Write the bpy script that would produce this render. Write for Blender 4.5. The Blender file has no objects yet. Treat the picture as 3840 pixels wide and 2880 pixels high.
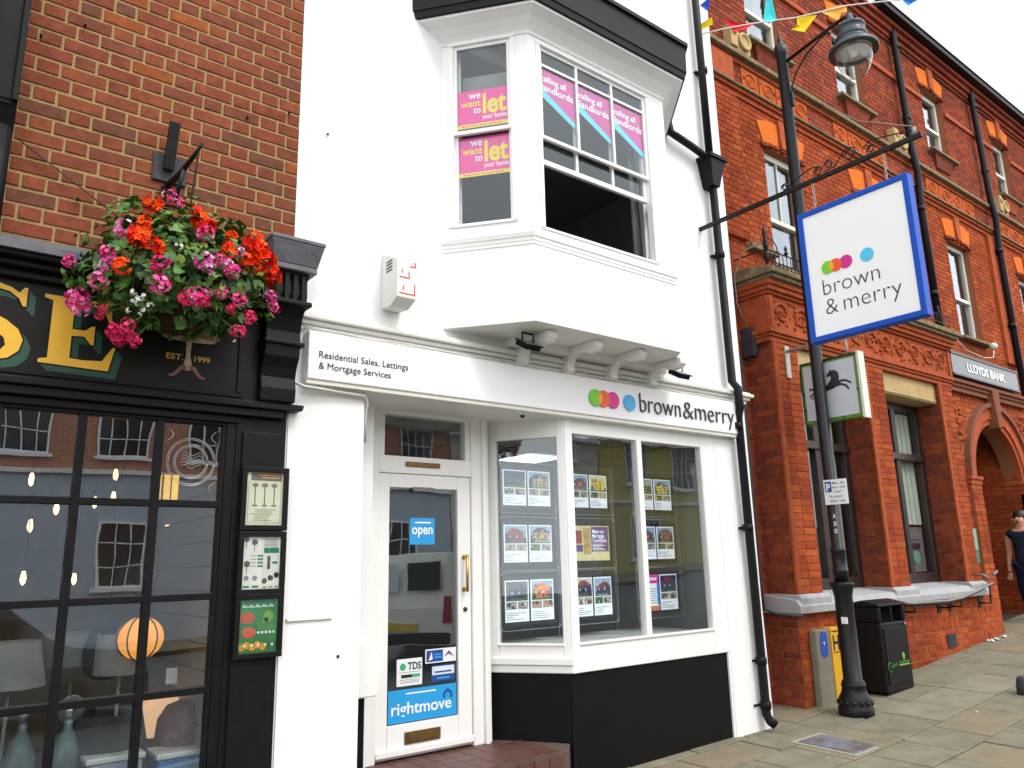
import bpy, bmesh, math, random
from mathutils import Vector, Matrix
random.seed(7)
R = math.radians
# ------------------------------------------------------------------ camera, sky, sun, exposure
# all coordinates below are in survey units; UNIT metres each (applied to every mesh at the end)
UNIT = 0.885
sc = bpy.context.scene
CAMX = ((0.79107229, 0.11981166, 0.59987482), (-0.61131185, 0.19076826, 0.76805292), (-0.02241538, -0.97429597, 0.22415377))
EYE = Vector((0, -5.2, 1.6)); FPX = 2900.0
cam_d = bpy.data.cameras.new('camera'); cam = bpy.data.objects.new('camera', cam_d); sc.collection.objects.link(cam)
cam_d.sensor_width = 36; cam_d.lens = FPX / 3840 * 36; cam_d.clip_end = 2000; cam_d.clip_start = .05
cam.matrix_world = Matrix(((CAMX[0][0], -CAMX[0][1], -CAMX[0][2], EYE.x), (CAMX[1][0], -CAMX[1][1], -CAMX[1][2], EYE.y), (CAMX[2][0], -CAMX[2][1], -CAMX[2][2], EYE.z), (0, 0, 0, 1)))
sc.camera = cam
SUN_EL, SUN_AZ = R(52), R(166)          # azimuth measured clockwise from +Y (sun stands over the street, to the right)
w = bpy.data.worlds.new('World'); sc.world = w; w.use_nodes = True
nt = w.node_tree; nt.nodes.clear()
sky = nt.nodes.new('ShaderNodeTexSky'); sky.sky_type = 'NISHITA'; sky.sun_disc = False
sky.sun_elevation = SUN_EL; sky.sun_rotation = SUN_AZ; sky.dust_density = 6.0; sky.air_density = 1.0; sky.ozone_density = .6
hsv = nt.nodes.new('ShaderNodeHueSaturation'); hsv.inputs['Saturation'].default_value = .12; hsv.inputs['Value'].default_value = 1.0
tc = nt.nodes.new('ShaderNodeTexCoord'); cl = nt.nodes.new('ShaderNodeTexNoise'); cl.inputs['Scale'].default_value = 2.2; cl.inputs['Detail'].default_value = 5
mixc = nt.nodes.new('ShaderNodeMix'); mixc.data_type = 'RGBA'; mixc.inputs[7].default_value = (13.5, 13.6, 13.8, 1)
crp = nt.nodes.new('ShaderNodeMapRange'); crp.inputs[1].default_value = .3; crp.inputs[2].default_value = .7; crp.inputs[3].default_value = .72; crp.inputs[4].default_value = .95
bg = nt.nodes.new('ShaderNodeBackground'); bg.inputs['Strength'].default_value = .1
out = nt.nodes.new('ShaderNodeOutputWorld')
L = nt.links.new
L(sky.outputs[0], hsv.inputs['Color']); L(tc.outputs['Generated'], cl.inputs['Vector']); L(cl.outputs[0], crp.inputs[0]); L(crp.outputs[0], mixc.inputs[0])
L(hsv.outputs[0], mixc.inputs[6]); L(mixc.outputs[2], bg.inputs['Color']); L(bg.outputs[0], out.inputs['Surface'])
sun_d = bpy.data.lights.new('sun', 'SUN'); sun_d.energy = .9; sun_d.angle = R(16); sun_d.color = (1, .96, .9)
sun = bpy.data.objects.new('sun', sun_d); sc.collection.objects.link(sun)
sdir = Vector((math.sin(SUN_AZ) * math.cos(SUN_EL), math.cos(SUN_AZ) * math.cos(SUN_EL), math.sin(SUN_EL)))
sun.rotation_euler = (-sdir).to_track_quat('-Z', 'Y').to_euler(); sun.location = (0, -20, 30)
sc.view_settings.view_transform = 'Standard'; sc.view_settings.look = 'None'; sc.view_settings.gamma = 1; sc.view_settings.exposure = .82
sc.cycles.max_bounces = 8; sc.cycles.transparent_max_bounces = 16; sc.cycles.caustics_reflective = False; sc.cycles.caustics_refractive = False
sc.cycles.use_denoising = True; sc.cycles.sample_clamp_indirect = 6

# ------------------------------------------------------------------ helpers
def S(r, g_, b):
    f = lambda c: (c / 255 / 12.92) if c / 255 <= .04045 else ((c / 255 + .055) / 1.055) ** 2.4
    return (f(r), f(g_), f(b), 1)
MATS = {}
def mat(name, col, rough=.6, var=.12, ns=9.0, bump=0.0, bs=60.0, metal=0.0, spec=.5, emit=0.0, stain=None, coat=0.0):
    m = bpy.data.materials.new(name); m.use_nodes = True; n = m.node_tree; b = n.nodes['Principled BSDF']
    col = tuple(col[:3]) + (1,)
    b.inputs['Roughness'].default_value = rough; b.inputs['Metallic'].default_value = metal
    b.inputs['Specular IOR Level'].default_value = spec * (.3 if rough >= .7 else 1); b.inputs['Coat Weight'].default_value = coat
    geo = n.nodes.new('ShaderNodeNewGeometry')
    nz = n.nodes.new('ShaderNodeTexNoise'); nz.inputs['Scale'].default_value = ns; nz.inputs['Detail'].default_value = 5; nz.inputs['Roughness'].default_value = .62
    n.links.new(geo.outputs['Position'], nz.inputs['Vector'])
    mx = n.nodes.new('ShaderNodeMix'); mx.data_type = 'RGBA'
    mr = n.nodes.new('ShaderNodeMapRange'); mr.inputs[1].default_value = .3; mr.inputs[2].default_value = .7
    n.links.new(nz.outputs[0], mr.inputs[0]); n.links.new(mr.outputs[0], mx.inputs[0])
    mx.inputs[6].default_value = tuple(c * (1 - var) for c in col[:3]) + (1,)
    mx.inputs[7].default_value = tuple(min(1, c * (1 + var * .8)) for c in col[:3]) + (1,)
    last = mx.outputs[2]
    if stain:                                    # (colour, scale, threshold): wear with a shape of its own
        n2 = n.nodes.new('ShaderNodeTexNoise'); n2.inputs['Scale'].default_value = stain[1]; n2.inputs['Detail'].default_value = 8; n2.inputs['Roughness'].default_value = .7
        n.links.new(geo.outputs['Position'], n2.inputs['Vector'])
        r2 = n.nodes.new('ShaderNodeMapRange'); r2.inputs[1].default_value = stain[2]; r2.inputs[2].default_value = stain[2] + .14; r2.inputs[4].default_value = .75
        m2 = n.nodes.new('ShaderNodeMix'); m2.data_type = 'RGBA'; m2.inputs[7].default_value = stain[0]
        n.links.new(n2.outputs[0], r2.inputs[0]); n.links.new(r2.outputs[0], m2.inputs[0]); n.links.new(last, m2.inputs[6]); last = m2.outputs[2]
    n.links.new(last, b.inputs['Base Color'])
    if rough > .05:
        rr = n.nodes.new('ShaderNodeMapRange'); rr.inputs[3].default_value = max(0, rough - .08); rr.inputs[4].default_value = min(1, rough + .08)
        n.links.new(nz.outputs[0], rr.inputs[0]); n.links.new(rr.outputs[0], b.inputs['Roughness'])
    if bump:
        n3 = n.nodes.new('ShaderNodeTexNoise'); n3.inputs['Scale'].default_value = bs; n3.inputs['Detail'].default_value = 4
        n.links.new(geo.outputs['Position'], n3.inputs['Vector'])
        bp = n.nodes.new('ShaderNodeBump'); bp.inputs['Strength'].default_value = bump; bp.inputs['Distance'].default_value = .01
        n.links.new(n3.outputs[0], bp.inputs['Height']); n.links.new(bp.outputs[0], b.inputs['Normal'])
    if emit:
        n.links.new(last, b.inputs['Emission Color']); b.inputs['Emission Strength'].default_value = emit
    MATS[name] = m; return m
def brickmat(name, cols, rough=.85, bump=.5, mott=.25, weather=.0):
    m = bpy.data.materials.new(name); m.use_nodes = True; n = m.node_tree; b = n.nodes['Principled BSDF']
    b.inputs['Roughness'].default_value = rough; b.inputs['Specular IOR Level'].default_value = .06
    geo = n.nodes.new('ShaderNodeNewGeometry'); oi = n.nodes.new('ShaderNodeObjectInfo')
    ad = n.nodes.new('ShaderNodeMath'); ad.operation = 'ADD'; fr = n.nodes.new('ShaderNodeMath'); fr.operation = 'FRACT'
    n.links.new(geo.outputs['Random Per Island'], ad.inputs[0]); n.links.new(oi.outputs['Random'], ad.inputs[1]); n.links.new(ad.outputs[0], fr.inputs[0])
    cr = n.nodes.new('ShaderNodeValToRGB'); cr.color_ramp.interpolation = 'CONSTANT'
    els = cr.color_ramp.elements
    for i, (p, c) in enumerate(cols):
        e = els[i] if i < 2 else els.new(p)
        e.position = p; e.color = tuple(c[:3]) + (1,)
    n.links.new(fr.outputs[0], cr.inputs[0])
    nz = n.nodes.new('ShaderNodeTexNoise'); nz.inputs['Scale'].default_value = 14; nz.inputs['Detail'].default_value = 6; nz.inputs['Roughness'].default_value = .7
    n.links.new(geo.outputs['Position'], nz.inputs['Vector'])
    mr = n.nodes.new('ShaderNodeMapRange'); mr.inputs[1].default_value = .3; mr.inputs[2].default_value = .7; mr.inputs[3].default_value = 1 - mott; mr.inputs[4].default_value = 1 + mott
    n.links.new(nz.outputs[0], mr.inputs[0])
    ml = n.nodes.new('ShaderNodeMix'); ml.data_type = 'RGBA'; ml.blend_type = 'MULTIPLY'; ml.inputs[0].default_value = 1
    n4 = n.nodes.new('ShaderNodeTexNoise'); n4.inputs['Scale'].default_value = 1.1; n4.inputs['Detail'].default_value = 7; n4.inputs['Roughness'].default_value = .65; n.links.new(geo.outputs['Position'], n4.inputs['Vector'])
    m4 = n.nodes.new('ShaderNodeMapRange'); m4.inputs[1].default_value = .32; m4.inputs[2].default_value = .68; m4.inputs[3].default_value = 1 - weather; m4.inputs[4].default_value = 1 + weather * .35; n.links.new(n4.outputs[0], m4.inputs[0])
    mm = n.nodes.new('ShaderNodeMath'); mm.operation = 'MULTIPLY'; n.links.new(mr.outputs[0], mm.inputs[0]); n.links.new(m4.outputs[0], mm.inputs[1])
    n.links.new(cr.outputs[0], ml.inputs[6]); n.links.new(mm.outputs[0], ml.inputs[7]); n.links.new(ml.outputs[2], b.inputs['Base Color'])
    n3 = n.nodes.new('ShaderNodeTexNoise'); n3.inputs['Scale'].default_value = 90; n3.inputs['Detail'].default_value = 5; n.links.new(geo.outputs['Position'], n3.inputs['Vector'])
    bp = n.nodes.new('ShaderNodeBump'); bp.inputs['Strength'].default_value = bump; bp.inputs['Distance'].default_value = .008
    n.links.new(n3.outputs[0], bp.inputs['Height']); n.links.new(bp.outputs[0], b.inputs['Normal'])
    MATS[name] = m; return m
def glassmat(name, tint=(1, 1, 1), ior=1.55, rough=0.0, add=0.0):
    m = bpy.data.materials.new(name); m.use_nodes = True; n = m.node_tree; n.nodes.clear()
    o = n.nodes.new('ShaderNodeOutputMaterial'); mx = n.nodes.new('ShaderNodeMixShader')
    ge = n.nodes.new('ShaderNodeNewGeometry'); dt = n.nodes.new('ShaderNodeVectorMath'); dt.operation = 'DOT_PRODUCT'; n.links.new(ge.outputs['Normal'], dt.inputs[0]); n.links.new(ge.outputs['Incoming'], dt.inputs[1])
    def mth(op, a, b_=None, clamp=False):
        q = n.nodes.new('ShaderNodeMath'); q.operation = op; q.use_clamp = clamp
        for k, x in enumerate((a, b_)):
            if x is None: continue
            if isinstance(x, (int, float)): q.inputs[k].default_value = x
            else: n.links.new(x, q.inputs[k])
        return q.outputs[0]
    f0 = ((ior - 1) / (ior + 1)) ** 2
    fr = mth('ADD', mth('MULTIPLY', mth('POWER', mth('SUBTRACT', 1.0, mth('ABSOLUTE', dt.outputs['Value']), True), 5.0), 1 - f0), f0 + add)
    t = n.nodes.new('ShaderNodeBsdfTransparent'); t.inputs[0].default_value = tuple(tint) + (1,); gl = n.nodes.new('ShaderNodeBsdfGlossy'); gl.inputs['Color'].default_value = (.88, .95, 1, 1); gl.inputs['Roughness'].default_value = rough  # gloss tinted blue, the sky's cast put into the reflection colour
    geo = n.nodes.new('ShaderNodeNewGeometry'); nz = n.nodes.new('ShaderNodeTexNoise'); nz.inputs['Scale'].default_value = 1.3; n.links.new(geo.outputs['Position'], nz.inputs['Vector'])
    bp = n.nodes.new('ShaderNodeBump'); bp.inputs['Strength'].default_value = .06; bp.inputs['Distance'].default_value = .05
    n.links.new(nz.outputs[0], bp.inputs['Height']); n.links.new(bp.outputs[0], gl.inputs['Normal'])
    n.links.new(fr, mx.inputs[0]); n.links.new(t.outputs[0], mx.inputs[1]); n.links.new(gl.outputs[0], mx.inputs[2]); n.links.new(mx.outputs[0], o.inputs[0])
    MATS[name] = m; return m

WL = {}
def reg(o, loc): WL[o.name] = Vector(loc); return o
def tag(o, label=None, cat=None, group=None, kind=None):
    if label: o['label'] = label
    if cat: o['category'] = cat
    if group: o['group'] = group
    if kind: o['kind'] = kind
    return o
def empty(name, loc, label, cat, group=None):
    o = bpy.data.objects.new(name, None); o.empty_display_size = .2; o.location = loc; sc.collection.objects.link(o)
    tag(o, label, cat, group); return reg(o, loc)
def vadd(a, b, k=1.0): return (a[0] + b[0] * k, a[1] + b[1] * k, a[2] + b[2] * k)
class B:
    def __init__(s): s.v = []; s.f = []; s.m = []; s.sm = []
    def face(s, pts, m=0, sm=False):
        i = len(s.v); s.v += [tuple(p) for p in pts]; s.f.append(tuple(range(i, i + len(pts)))); s.m.append(m); s.sm.append(sm)
    def addf(s, idx, m=0, sm=False): s.f.append(tuple(idx)); s.m.append(m); s.sm.append(sm)
    def obox(s, o, u, v, n, u0, u1, v0, v1, n0, n1, m=0):
        i = len(s.v)
        for c in (n0, n1):
            for (a, b_) in ((u0, v0), (u1, v0), (u1, v1), (u0, v1)):
                s.v.append(tuple(o[k] + u[k] * a + v[k] * b_ + n[k] * c for k in range(3)))
        for q in ((3, 2, 1, 0), (4, 5, 6, 7), (0, 1, 5, 4), (1, 2, 6, 5), (2, 3, 7, 6), (3, 0, 4, 7)):
            s.addf([i + k for k in q], m)
        return s
    def box(s, x0, x1, y0, y1, z0, z1, m=0): return s.obox((0, 0, 0), (1, 0, 0), (0, 1, 0), (0, 0, 1), x0, x1, y0, y1, z0, z1, m)
    def prism(s, pts, d, m=0):                   # polygon (3-D points) extruded by vector d
        n = len(pts); i = len(s.v)
        s.v += [tuple(p) for p in pts] + [vadd(p, d) for p in pts]
        s.addf(list(range(i + n - 1, i - 1, -1)), m); s.addf(list(range(i + n, i + 2 * n)), m)
        for k in range(n): s.addf([i + k, i + (k + 1) % n, i + n + (k + 1) % n, i + n + k], m)
        return s
    def lathe(s, prof, c, n=20, m=0, ax=None, caps=True):   # prof (r, h) along +Z (or axis)
        i = len(s.v)
        if ax is None: A, U, V = Vector((0, 0, 1)), Vector((1, 0, 0)), Vector((0, 1, 0))
        else:
            A = Vector(ax).normalized(); U = A.orthogonal().normalized(); V = A.cross(U)
        c = Vector(c)
        for (r, h) in prof:
            for k in range(n):
                a = 2 * math.pi * k / n; s.v.append(tuple(c + A * h + (U * math.cos(a) + V * math.sin(a)) * r))
        for j in range(len(prof) - 1):
            for k in range(n):
                s.addf([i + j * n + k, i + j * n + (k + 1) % n, i + (j + 1) * n + (k + 1) % n, i + (j + 1) * n + k], m, True)
        if caps:
            s.addf([i + k for k in range(n - 1, -1, -1)], m); j = len(prof) - 1; s.addf([i + j * n + k for k in range(n)], m)
        return s
    def tube(s, path, r, n=8, m=0, caps=True):
        P = [Vector(p) for p in path]; rr = r if isinstance(r, (list, tuple)) else [r] * len(P); i = len(s.v); U = None
        for j, p in enumerate(P):
            t = (P[min(j + 1, len(P) - 1)] - P[max(j - 1, 0)]).normalized()
            U = (t.orthogonal() if U is None else (U - t * U.dot(t))).normalized(); V = t.cross(U)
            for k in range(n):
                a = 2 * math.pi * k / n; s.v.append(tuple(p + (U * math.cos(a) + V * math.sin(a)) * rr[j]))
        for j in range(len(P) - 1):
            for k in range(n): s.addf([i + j * n + k, i + j * n + (k + 1) % n, i + (j + 1) * n + (k + 1) % n, i + (j + 1) * n + k], m, True)
        if caps: s.addf([i + k for k in range(n - 1, -1, -1)], m); j = len(P) - 1; s.addf([i + j * n + k for k in range(n)], m)
        return s
    def ball(s, c, r, n=12, m=0, kz=1.0):
        prof = [(max(1e-4, r * math.sin(math.pi * j / (n // 2 + 2))), -kz * r * math.cos(math.pi * j / (n // 2 + 2))) for j in range(n // 2 + 3)]
        return s.lathe(prof, c, n, m)
    def text(s, txt, o, u, v, wdt=None, hgt=None, size=None, m=0, ext=.0015, lift=.003, bold=0.0, align='L', space=1.0, shear=0.0):
        c = bpy.data.curves.new('t', 'FONT'); c.body = txt; c.size = 1; c.resolution_u = 4; c.offset = bold; c.space_character = space; c.space_line = .82; c.shear = shear
        ob = bpy.data.objects.new('t', c); sc.collection.objects.link(ob); dg = bpy.context.evaluated_depsgraph_get(); dg.update()
        me = bpy.data.meshes.new_from_object(ob.evaluated_get(dg)); bpy.data.objects.remove(ob); bpy.data.curves.remove(c)
        xs = [q.co.x for q in me.vertices]; ys = [q.co.y for q in me.vertices]
        if not xs: return s
        w0 = max(xs) - min(xs); h0 = max(ys) - min(ys)
        kx = (size or 1) if wdt is None else wdt / w0
        ky = (hgt / h0) if hgt else (kx if wdt else (size or 1))
        if wdt is None and hgt: kx = ky
        ox = min(xs) + (w0 / 2 if align == 'C' else (w0 if align == 'R' else 0)); oy = 0 if align != 'C' else (min(ys) + h0 / 2)
        U, V = Vector(u), Vector(v); N = U.cross(V); O = Vector(o); i = len(s.v); nv = len(me.vertices)
        for lay in ((lift,) if ext == 0 else (lift + ext, lift)):
            for q in me.vertices: s.v.append(tuple(O + U * (q.co.x - ox) * kx + V * (q.co.y - oy) * ky + N * lay))
        ec = {}
        for p in me.polygons:
            s.addf([i + k for k in p.vertices], m)
            for a, b_ in zip(p.vertices, list(p.vertices[1:]) + [p.vertices[0]]): ec[(a, b_)] = 1
        if ext:
            for (a, b_) in ec:
                if (b_, a) not in ec: s.addf([i + b_, i + a, i + nv + a, i + nv + b_], m)
        bpy.data.meshes.remove(me); return s
    def build(s, name, mats, parent=None, origin=None, bev=0.0, smooth=None):
        if parent is not None: O = WL[parent.name]
        elif origin is not None: O = Vector(origin)
        else:
            xs, ys, zs = zip(*s.v); O = Vector(((min(xs) + max(xs)) / 2, (min(ys) + max(ys)) / 2, min(zs)))
        me = bpy.data.meshes.new(name); me.from_pydata([(x - O.x, y - O.y, z - O.z) for x, y, z in s.v], [], s.f)
        if not isinstance(mats, (list, tuple)): mats = [mats]
        for mm in mats: me.materials.append(MATS[mm])
        me.polygons.foreach_set('material_index', s.m); me.polygons.foreach_set('use_smooth', s.sm); me.validate(); me.update()
        o = bpy.data.objects.new(name, me); sc.collection.objects.link(o)
        if parent is not None: o.parent = parent
        else: o.location = O
        if bev:
            bm = o.modifiers.new('bevel', 'BEVEL'); bm.width = bev; bm.segments = 2; bm.limit_method = 'ANGLE'; bm.angle_limit = R(40)
        return reg(o, O)
X_, Y_, Z_ = (1, 0, 0), (0, 1, 0), (0, 0, 1)
NX, NY = (-1, 0, 0), (0, -1, 0)
def ray(dx, dy):                                   # pixel of the 2212-wide view -> world direction
    px, py = dx * 1.736 - 1920, dy * 1.736 - 1440
    return Vector(tuple(CAMX[k][0] * px + CAMX[k][1] * py + CAMX[k][2] * FPX for k in range(3)))
def subtract(iv, cuts):
    res = [iv]
    for a, b_ in cuts:
        nx = []
        for (p, q) in res:
            if b_ <= p or a >= q: nx.append((p, q)); continue
            if a > p: nx.append((p, a))
            if b_ < q: nx.append((b_, q))
        res = nx
    return res
def wall_open(bd, x0, x1, z0, z1, y, th, ops, m=0):     # wall sheet facing -Y with openings and their reveals
    xs = sorted({x0, x1, *[a for o in ops for a in o[:2]]}); zs = sorted({z0, z1, *[a for o in ops for a in o[2:4]]})
    xs = [x for x in xs if x0 <= x <= x1]; zs = [z for z in zs if z0 <= z <= z1]
    for a, b_ in zip(xs, xs[1:]):
        for c, d in zip(zs, zs[1:]):
            mx, mz = (a + b_) / 2, (c + d) / 2
            if any(o[0] < mx < o[1] and o[2] < mz < o[3] for o in ops): continue
            bd.face([(a, y, c), (b_, y, c), (b_, y, d), (a, y, d)], m)
            bd.face([(b_, y + th, c), (a, y + th, c), (a, y + th, d), (b_, y + th, d)], m)
    for o in ops:
        a, b_, c, d = max(o[0], x0), min(o[1], x1), max(o[2], z0), min(o[3], z1)
        bd.face([(a, y, c), (a, y, d), (a, y + th, d), (a, y + th, c)], m); bd.face([(b_, y, d), (b_, y, c), (b_, y + th, c), (b_, y + th, d)], m)
        bd.face([(a, y, d), (b_, y, d), (b_, y + th, d), (a, y + th, d)], m); bd.face([(b_, y, c), (a, y, c), (a, y + th, c), (b_, y + th, c)], m)
    bd.face([(x0, y, z1), (x1, y, z1), (x1, y + th, z1), (x0, y + th, z1)], m)
    bd.face([(x0, y, z0), (x0, y, z1), (x0, y + th, z1), (x0, y + th, z0)], m); bd.face([(x1, y, z1), (x1, y, z0), (x1, y + th, z0), (x1, y + th, z1)], m)
def brick_layout(u0, u1, v0, v1, ch, ls, lh, j, ops=(), vfun=None):    # Flemish bond: list of (u0,u1,v0,v1)
    res = []; k = 0; v = v0
    while v < v1 - .02:
        va, vb = v, min(v + ch - j, v1); cuts = [(o[0], o[1]) for o in ops if o[2] < (va + vb) / 2 < o[3]]
        segs = subtract((u0, u1), cuts)
        u = u0 - (0 if k % 2 == 0 else (ls + lh) / 2) - random.uniform(0, .004); t = 0
        while u < u1:
            ln = ls if t % 2 == 0 else lh
            for (p, q) in segs:
                a, b_ = max(u, p), min(u + ln - j, q)
                if b_ - a > .02: res.append((a, b_, va, vb))
            u += ln; t += 1
        v += ch; k += 1
    return res
def brick_join(name, lay, o, u, n, mt, parent, proud=.008, kind='stuff'):
    bd = B()
    for (a, b_, c, d) in lay:
        e = proud + random.uniform(-.002, .0025); i = len(bd.v)
        for (q, nn) in (((a, c), -.004), ((b_, c), -.004), ((b_, d), -.004), ((a, d), -.004)): bd.v.append(tuple(o[k] + u[k] * q[0] + Z_[k] * q[1] + n[k] * nn for k in range(3)))
        s_ = .004
        for q in ((a + s_, c + s_), (b_ - s_, c + s_), (b_ - s_, d - s_), (a + s_, d - s_)): bd.v.append(tuple(o[k] + u[k] * q[0] + Z_[k] * q[1] + n[k] * e for k in range(3)))
        for q in ((4, 5, 6, 7), (0, 1, 5, 4), (1, 2, 6, 5), (2, 3, 7, 6), (3, 0, 4, 7)): bd.addf([i + k for k in q])
    ob = bd.build(name, mt, parent)
    if kind: ob['kind'] = kind
    return ob
BRC = {}
def brick_objs(lay, o, u, n, mt, parent, proud=.008, name='brick'):
    for (a, b_, c, d) in lay:
        w_, h_ = round((b_ - a) / .01) * .01, round((d - c) / .005) * .005; key = (w_, h_, tuple(n), mt, random.randint(0, 1))
        if key not in BRC:
            bd = B(); s_ = .004; sgn = random.uniform(-.002, .002)
            pts = [tuple(u[k] * x + Z_[k] * z + n[k] * -.004 for k in range(3)) for x, z in ((-w_ / 2, 0), (w_ / 2, 0), (w_ / 2, h_), (-w_ / 2, h_))]
            pts += [tuple(u[k] * x + Z_[k] * z + n[k] * (proud + sgn * e) for k in range(3)) for x, z, e in ((-w_ / 2 + s_, s_, 1), (w_ / 2 - s_, s_, -1), (w_ / 2 - s_, h_ - s_, .3), (-w_ / 2 + s_, h_ - s_, -.5))]
            bd.v = pts
            for q in ((4, 5, 6, 7), (0, 1, 5, 4), (1, 2, 6, 5), (2, 3, 7, 6), (3, 0, 4, 7)): bd.addf(q)
            me = bpy.data.meshes.new('brick'); me.from_pydata(bd.v, [], bd.f); me.materials.append(MATS[mt]); BRC[key] = me
        ob = bpy.data.objects.new(name, BRC[key]); sc.collection.objects.link(ob); ob.parent = parent
        P = Vector(tuple(o[k] + u[k] * (a + b_) / 2 + Z_[k] * c + n[k] * random.uniform(-.0015, .0015) for k in range(3))) + Vector((0, 0, random.uniform(-.0015, .0015)))
        ob.rotation_euler = tuple(n[k] * random.uniform(-.007, .007) for k in range(3)); ob.location = P - WL[parent.name]; reg(ob, P)
GX = [(-60, -.9), (-10, -.32), (0, -.25), (5, -.185), (7.4, -.13), (8.3, -.07), (11, .12), (14, .36), (20, .85), (60, 3.4), (120, 6.5)]
def g(x):
    for (a, za), (b_, zb) in zip(GX, GX[1:]):
        if x <= b_: return za + (zb - za) * (x - a) / (b_ - a)
    return GX[-1][1]
def gz(x, y): return g(x) + .02 * max(-3.3, min(y, .6))
# ------------------------------------------------------------------ materials
mat('white_render', (.83, .83, .815), .7, .025, 2.5, .16, 28, stain=((.70, .69, .65, 1), 1.4, .66))
mat('white_paint', (.84, .835, .815), .45, .02, 6, .12, 30)
mat('white_frame', (.82, .82, .81), .35, .03, 5)
mat('old_white', (.74, .73, .68), .6, .06, 12, .4, 60, stain=((.42, .38, .30, 1), 6, .62))
mat('sign_white', (.87, .875, .88), .4, 0.0, 3, spec=.25)
mat('black_paint', (.0045, .0045, .005), .55, .25, 7, .08, 40, spec=.16)
mat('black_satin', (.0055, .0055, .0065), .5, .3, 12, .12, 60, spec=.2)
mat('pipe_black', (.005, .0055, .008), .5, .3, 20, .15, 70, spec=.2)
mat('gutter_black', (.006, .0065, .009), .5, .35, 9, .2, 50, spec=.2)
mat('lead', (.10, .105, .12), .55, .25, 15, .3, 25)
mat('mortar_buff', (.36, .24, .105), .95, .2, 40, .6, 140)
mat('mortar_red', (.30, .12, .06), .95, .25, 40, .5, 140)
brickmat('brick_brown', [(0, (.215, .06, .034)), (.22, (.225, .065, .036)), (.42, (.20, .06, .034)), (.58, (.185, .06, .036)), (.72, (.235, .07, .034)), (.89, (.155, .062, .040)), (.955, (.27, .078, .028))], mott=.25, weather=.15)
brickmat('brick_orange', [(0, (.36, .07, .025)), (.2, (.39, .077, .026)), (.42, (.33, .063, .024)), (.6, (.37, .082, .028)), (.75, (.30, .056, .024)), (.88, (.42, .10, .03))], mott=.28, weather=.34)
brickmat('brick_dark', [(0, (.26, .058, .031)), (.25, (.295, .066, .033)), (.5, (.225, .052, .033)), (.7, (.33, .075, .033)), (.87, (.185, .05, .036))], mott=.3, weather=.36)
mat('terracotta', (.37, .08, .027), .8, .3, 10, .8, 35, stain=((.17, .07, .035, 1), 5, .55))
mat('gauged_orange', (.62, .145, .016), .8, .14, 12, .3, 60)
mat('frieze_clay', (.43, .092, .022), .85, .3, 9, .6, 40, stain=((.22, .07, .03, 1), 4, .56)); mat('mossy_stone', (.21, .165, .10), .9, .4, 11, .5, 60, stain=((.10, .105, .05, 1), 9, .52))
mat('buff_stone', (.46, .33, .16), .8, .16, 6, .3, 50)
mat('grey_stone', (.36, .36, .37), .75, .12, 8, .25, 60)
mat('cream_frame', (.72, .70, .61), .45, .06, 8)
mat('brown_timber', (.028, .017, .015), .4, .3, 14, .1, 60)
mat('grey_wood', (.3, .3, .3), .6, .1)
glassmat('glass', (.96, .98, .98), 1.5, 0, .03); glassmat('shop_glass', (.94, .97, .975), 1.5, 0, .11); glassmat('bay_glass', (.96, .98, .99), 1.5, 0, .0)
glassmat('dark_glass', (.8, .86, .9), 1.7, 0, .10)
glassmat('lantern_glass', (.93, .95, .92), 1.45, .05, .04)
glassmat('acrylic', (.97, .98, .98), 1.3)
mat('lamp_shop_wall', (.34, .27, .18), .9, .1, 3); mat('room_grey', (.17, .175, .175), .9, .06); mat('room_dark', (.075, .075, .08), .9, .1); mat('room_floor', (.12, .09, .07), .7, .2)  # lamp shop wall warmed: the bulbs' orange glow is put into its colour
mat('room_white', (.33, .335, .325), .9, .04); mat('ceiling_tile', (.30, .31, .31), .9, .05); mat('sill_white', (.62, .63, .62), .5, .04)
mat('light_panel', (.85, .93, 1.0), .5, 0, emit=1.3)
mat('bulb', (1, .50, .15), .4, 0, emit=7.0); mat('glow_orange', (.95, .36, .06), .6, .08, 6, emit=.62); mat('glow_yellow', (.95, .46, .05), .6, .2, 5, emit=.7); mat('glow_cream', (1, .55, .30), .7, .1, 5, emit=.45)
mat('paving', (.19, .177, .13), .85, .22, 4.5, .35, 70, stain=((.12, .10, .06, 1), 3.2, .56)); mat('paving_warm', (.21, .18, .125), .85, .2, 4, .35, 70, stain=((.17, .11, .065, 1), 4, .56)); mat('paving_pale', (.22, .205, .15), .85, .2, 4, .35, 70, stain=((.14, .12, .075, 1), 3.5, .57))
mat('joint_sand', (.05, .042, .028), .95, .3, 30, .5, 90); mat('asphalt', (.10, .10, .10), .9, .25, 20, .5, 120); mat('kerb', (.30, .29, .26), .85, .15, 9, .3, 60)
mat('tile_red', (.10, .043, .032), .5, .25, 9, .2, 60); mat('grout', (.10, .075, .06), .9, .2)
mat('rust_iron', (.12, .10, .10), .55, .4, 9, .4, 60, stain=((.16, .20, .27, 1), 4, .48)); mat('cast_iron', (.008, .0085, .010), .42, .35, 18, .2, 70, spec=.26); mat('column_sky_tint', (.009, .0105, .014), .34, .25, 8, .1, 60, spec=.32)  # column black leans bluer than the base; sky sheen put into its colour
mat('brass', (.62, .40, .10), .35, .15, 12, metal=.9); mat('brass_dark', (.20, .115, .04), .45, .3, 12, metal=.7); mat('steel', (.5, .51, .52), .35, .1, metal=.9); mat('steel_dull', (.42, .41, .38), .5, .1, 12, metal=.4)
mat('grey_metal', (.20, .205, .21), .5, .12, metal=.3); mat('plate_dark', (.055, .055, .06), .7, .3, 12, .3, 40)
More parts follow.
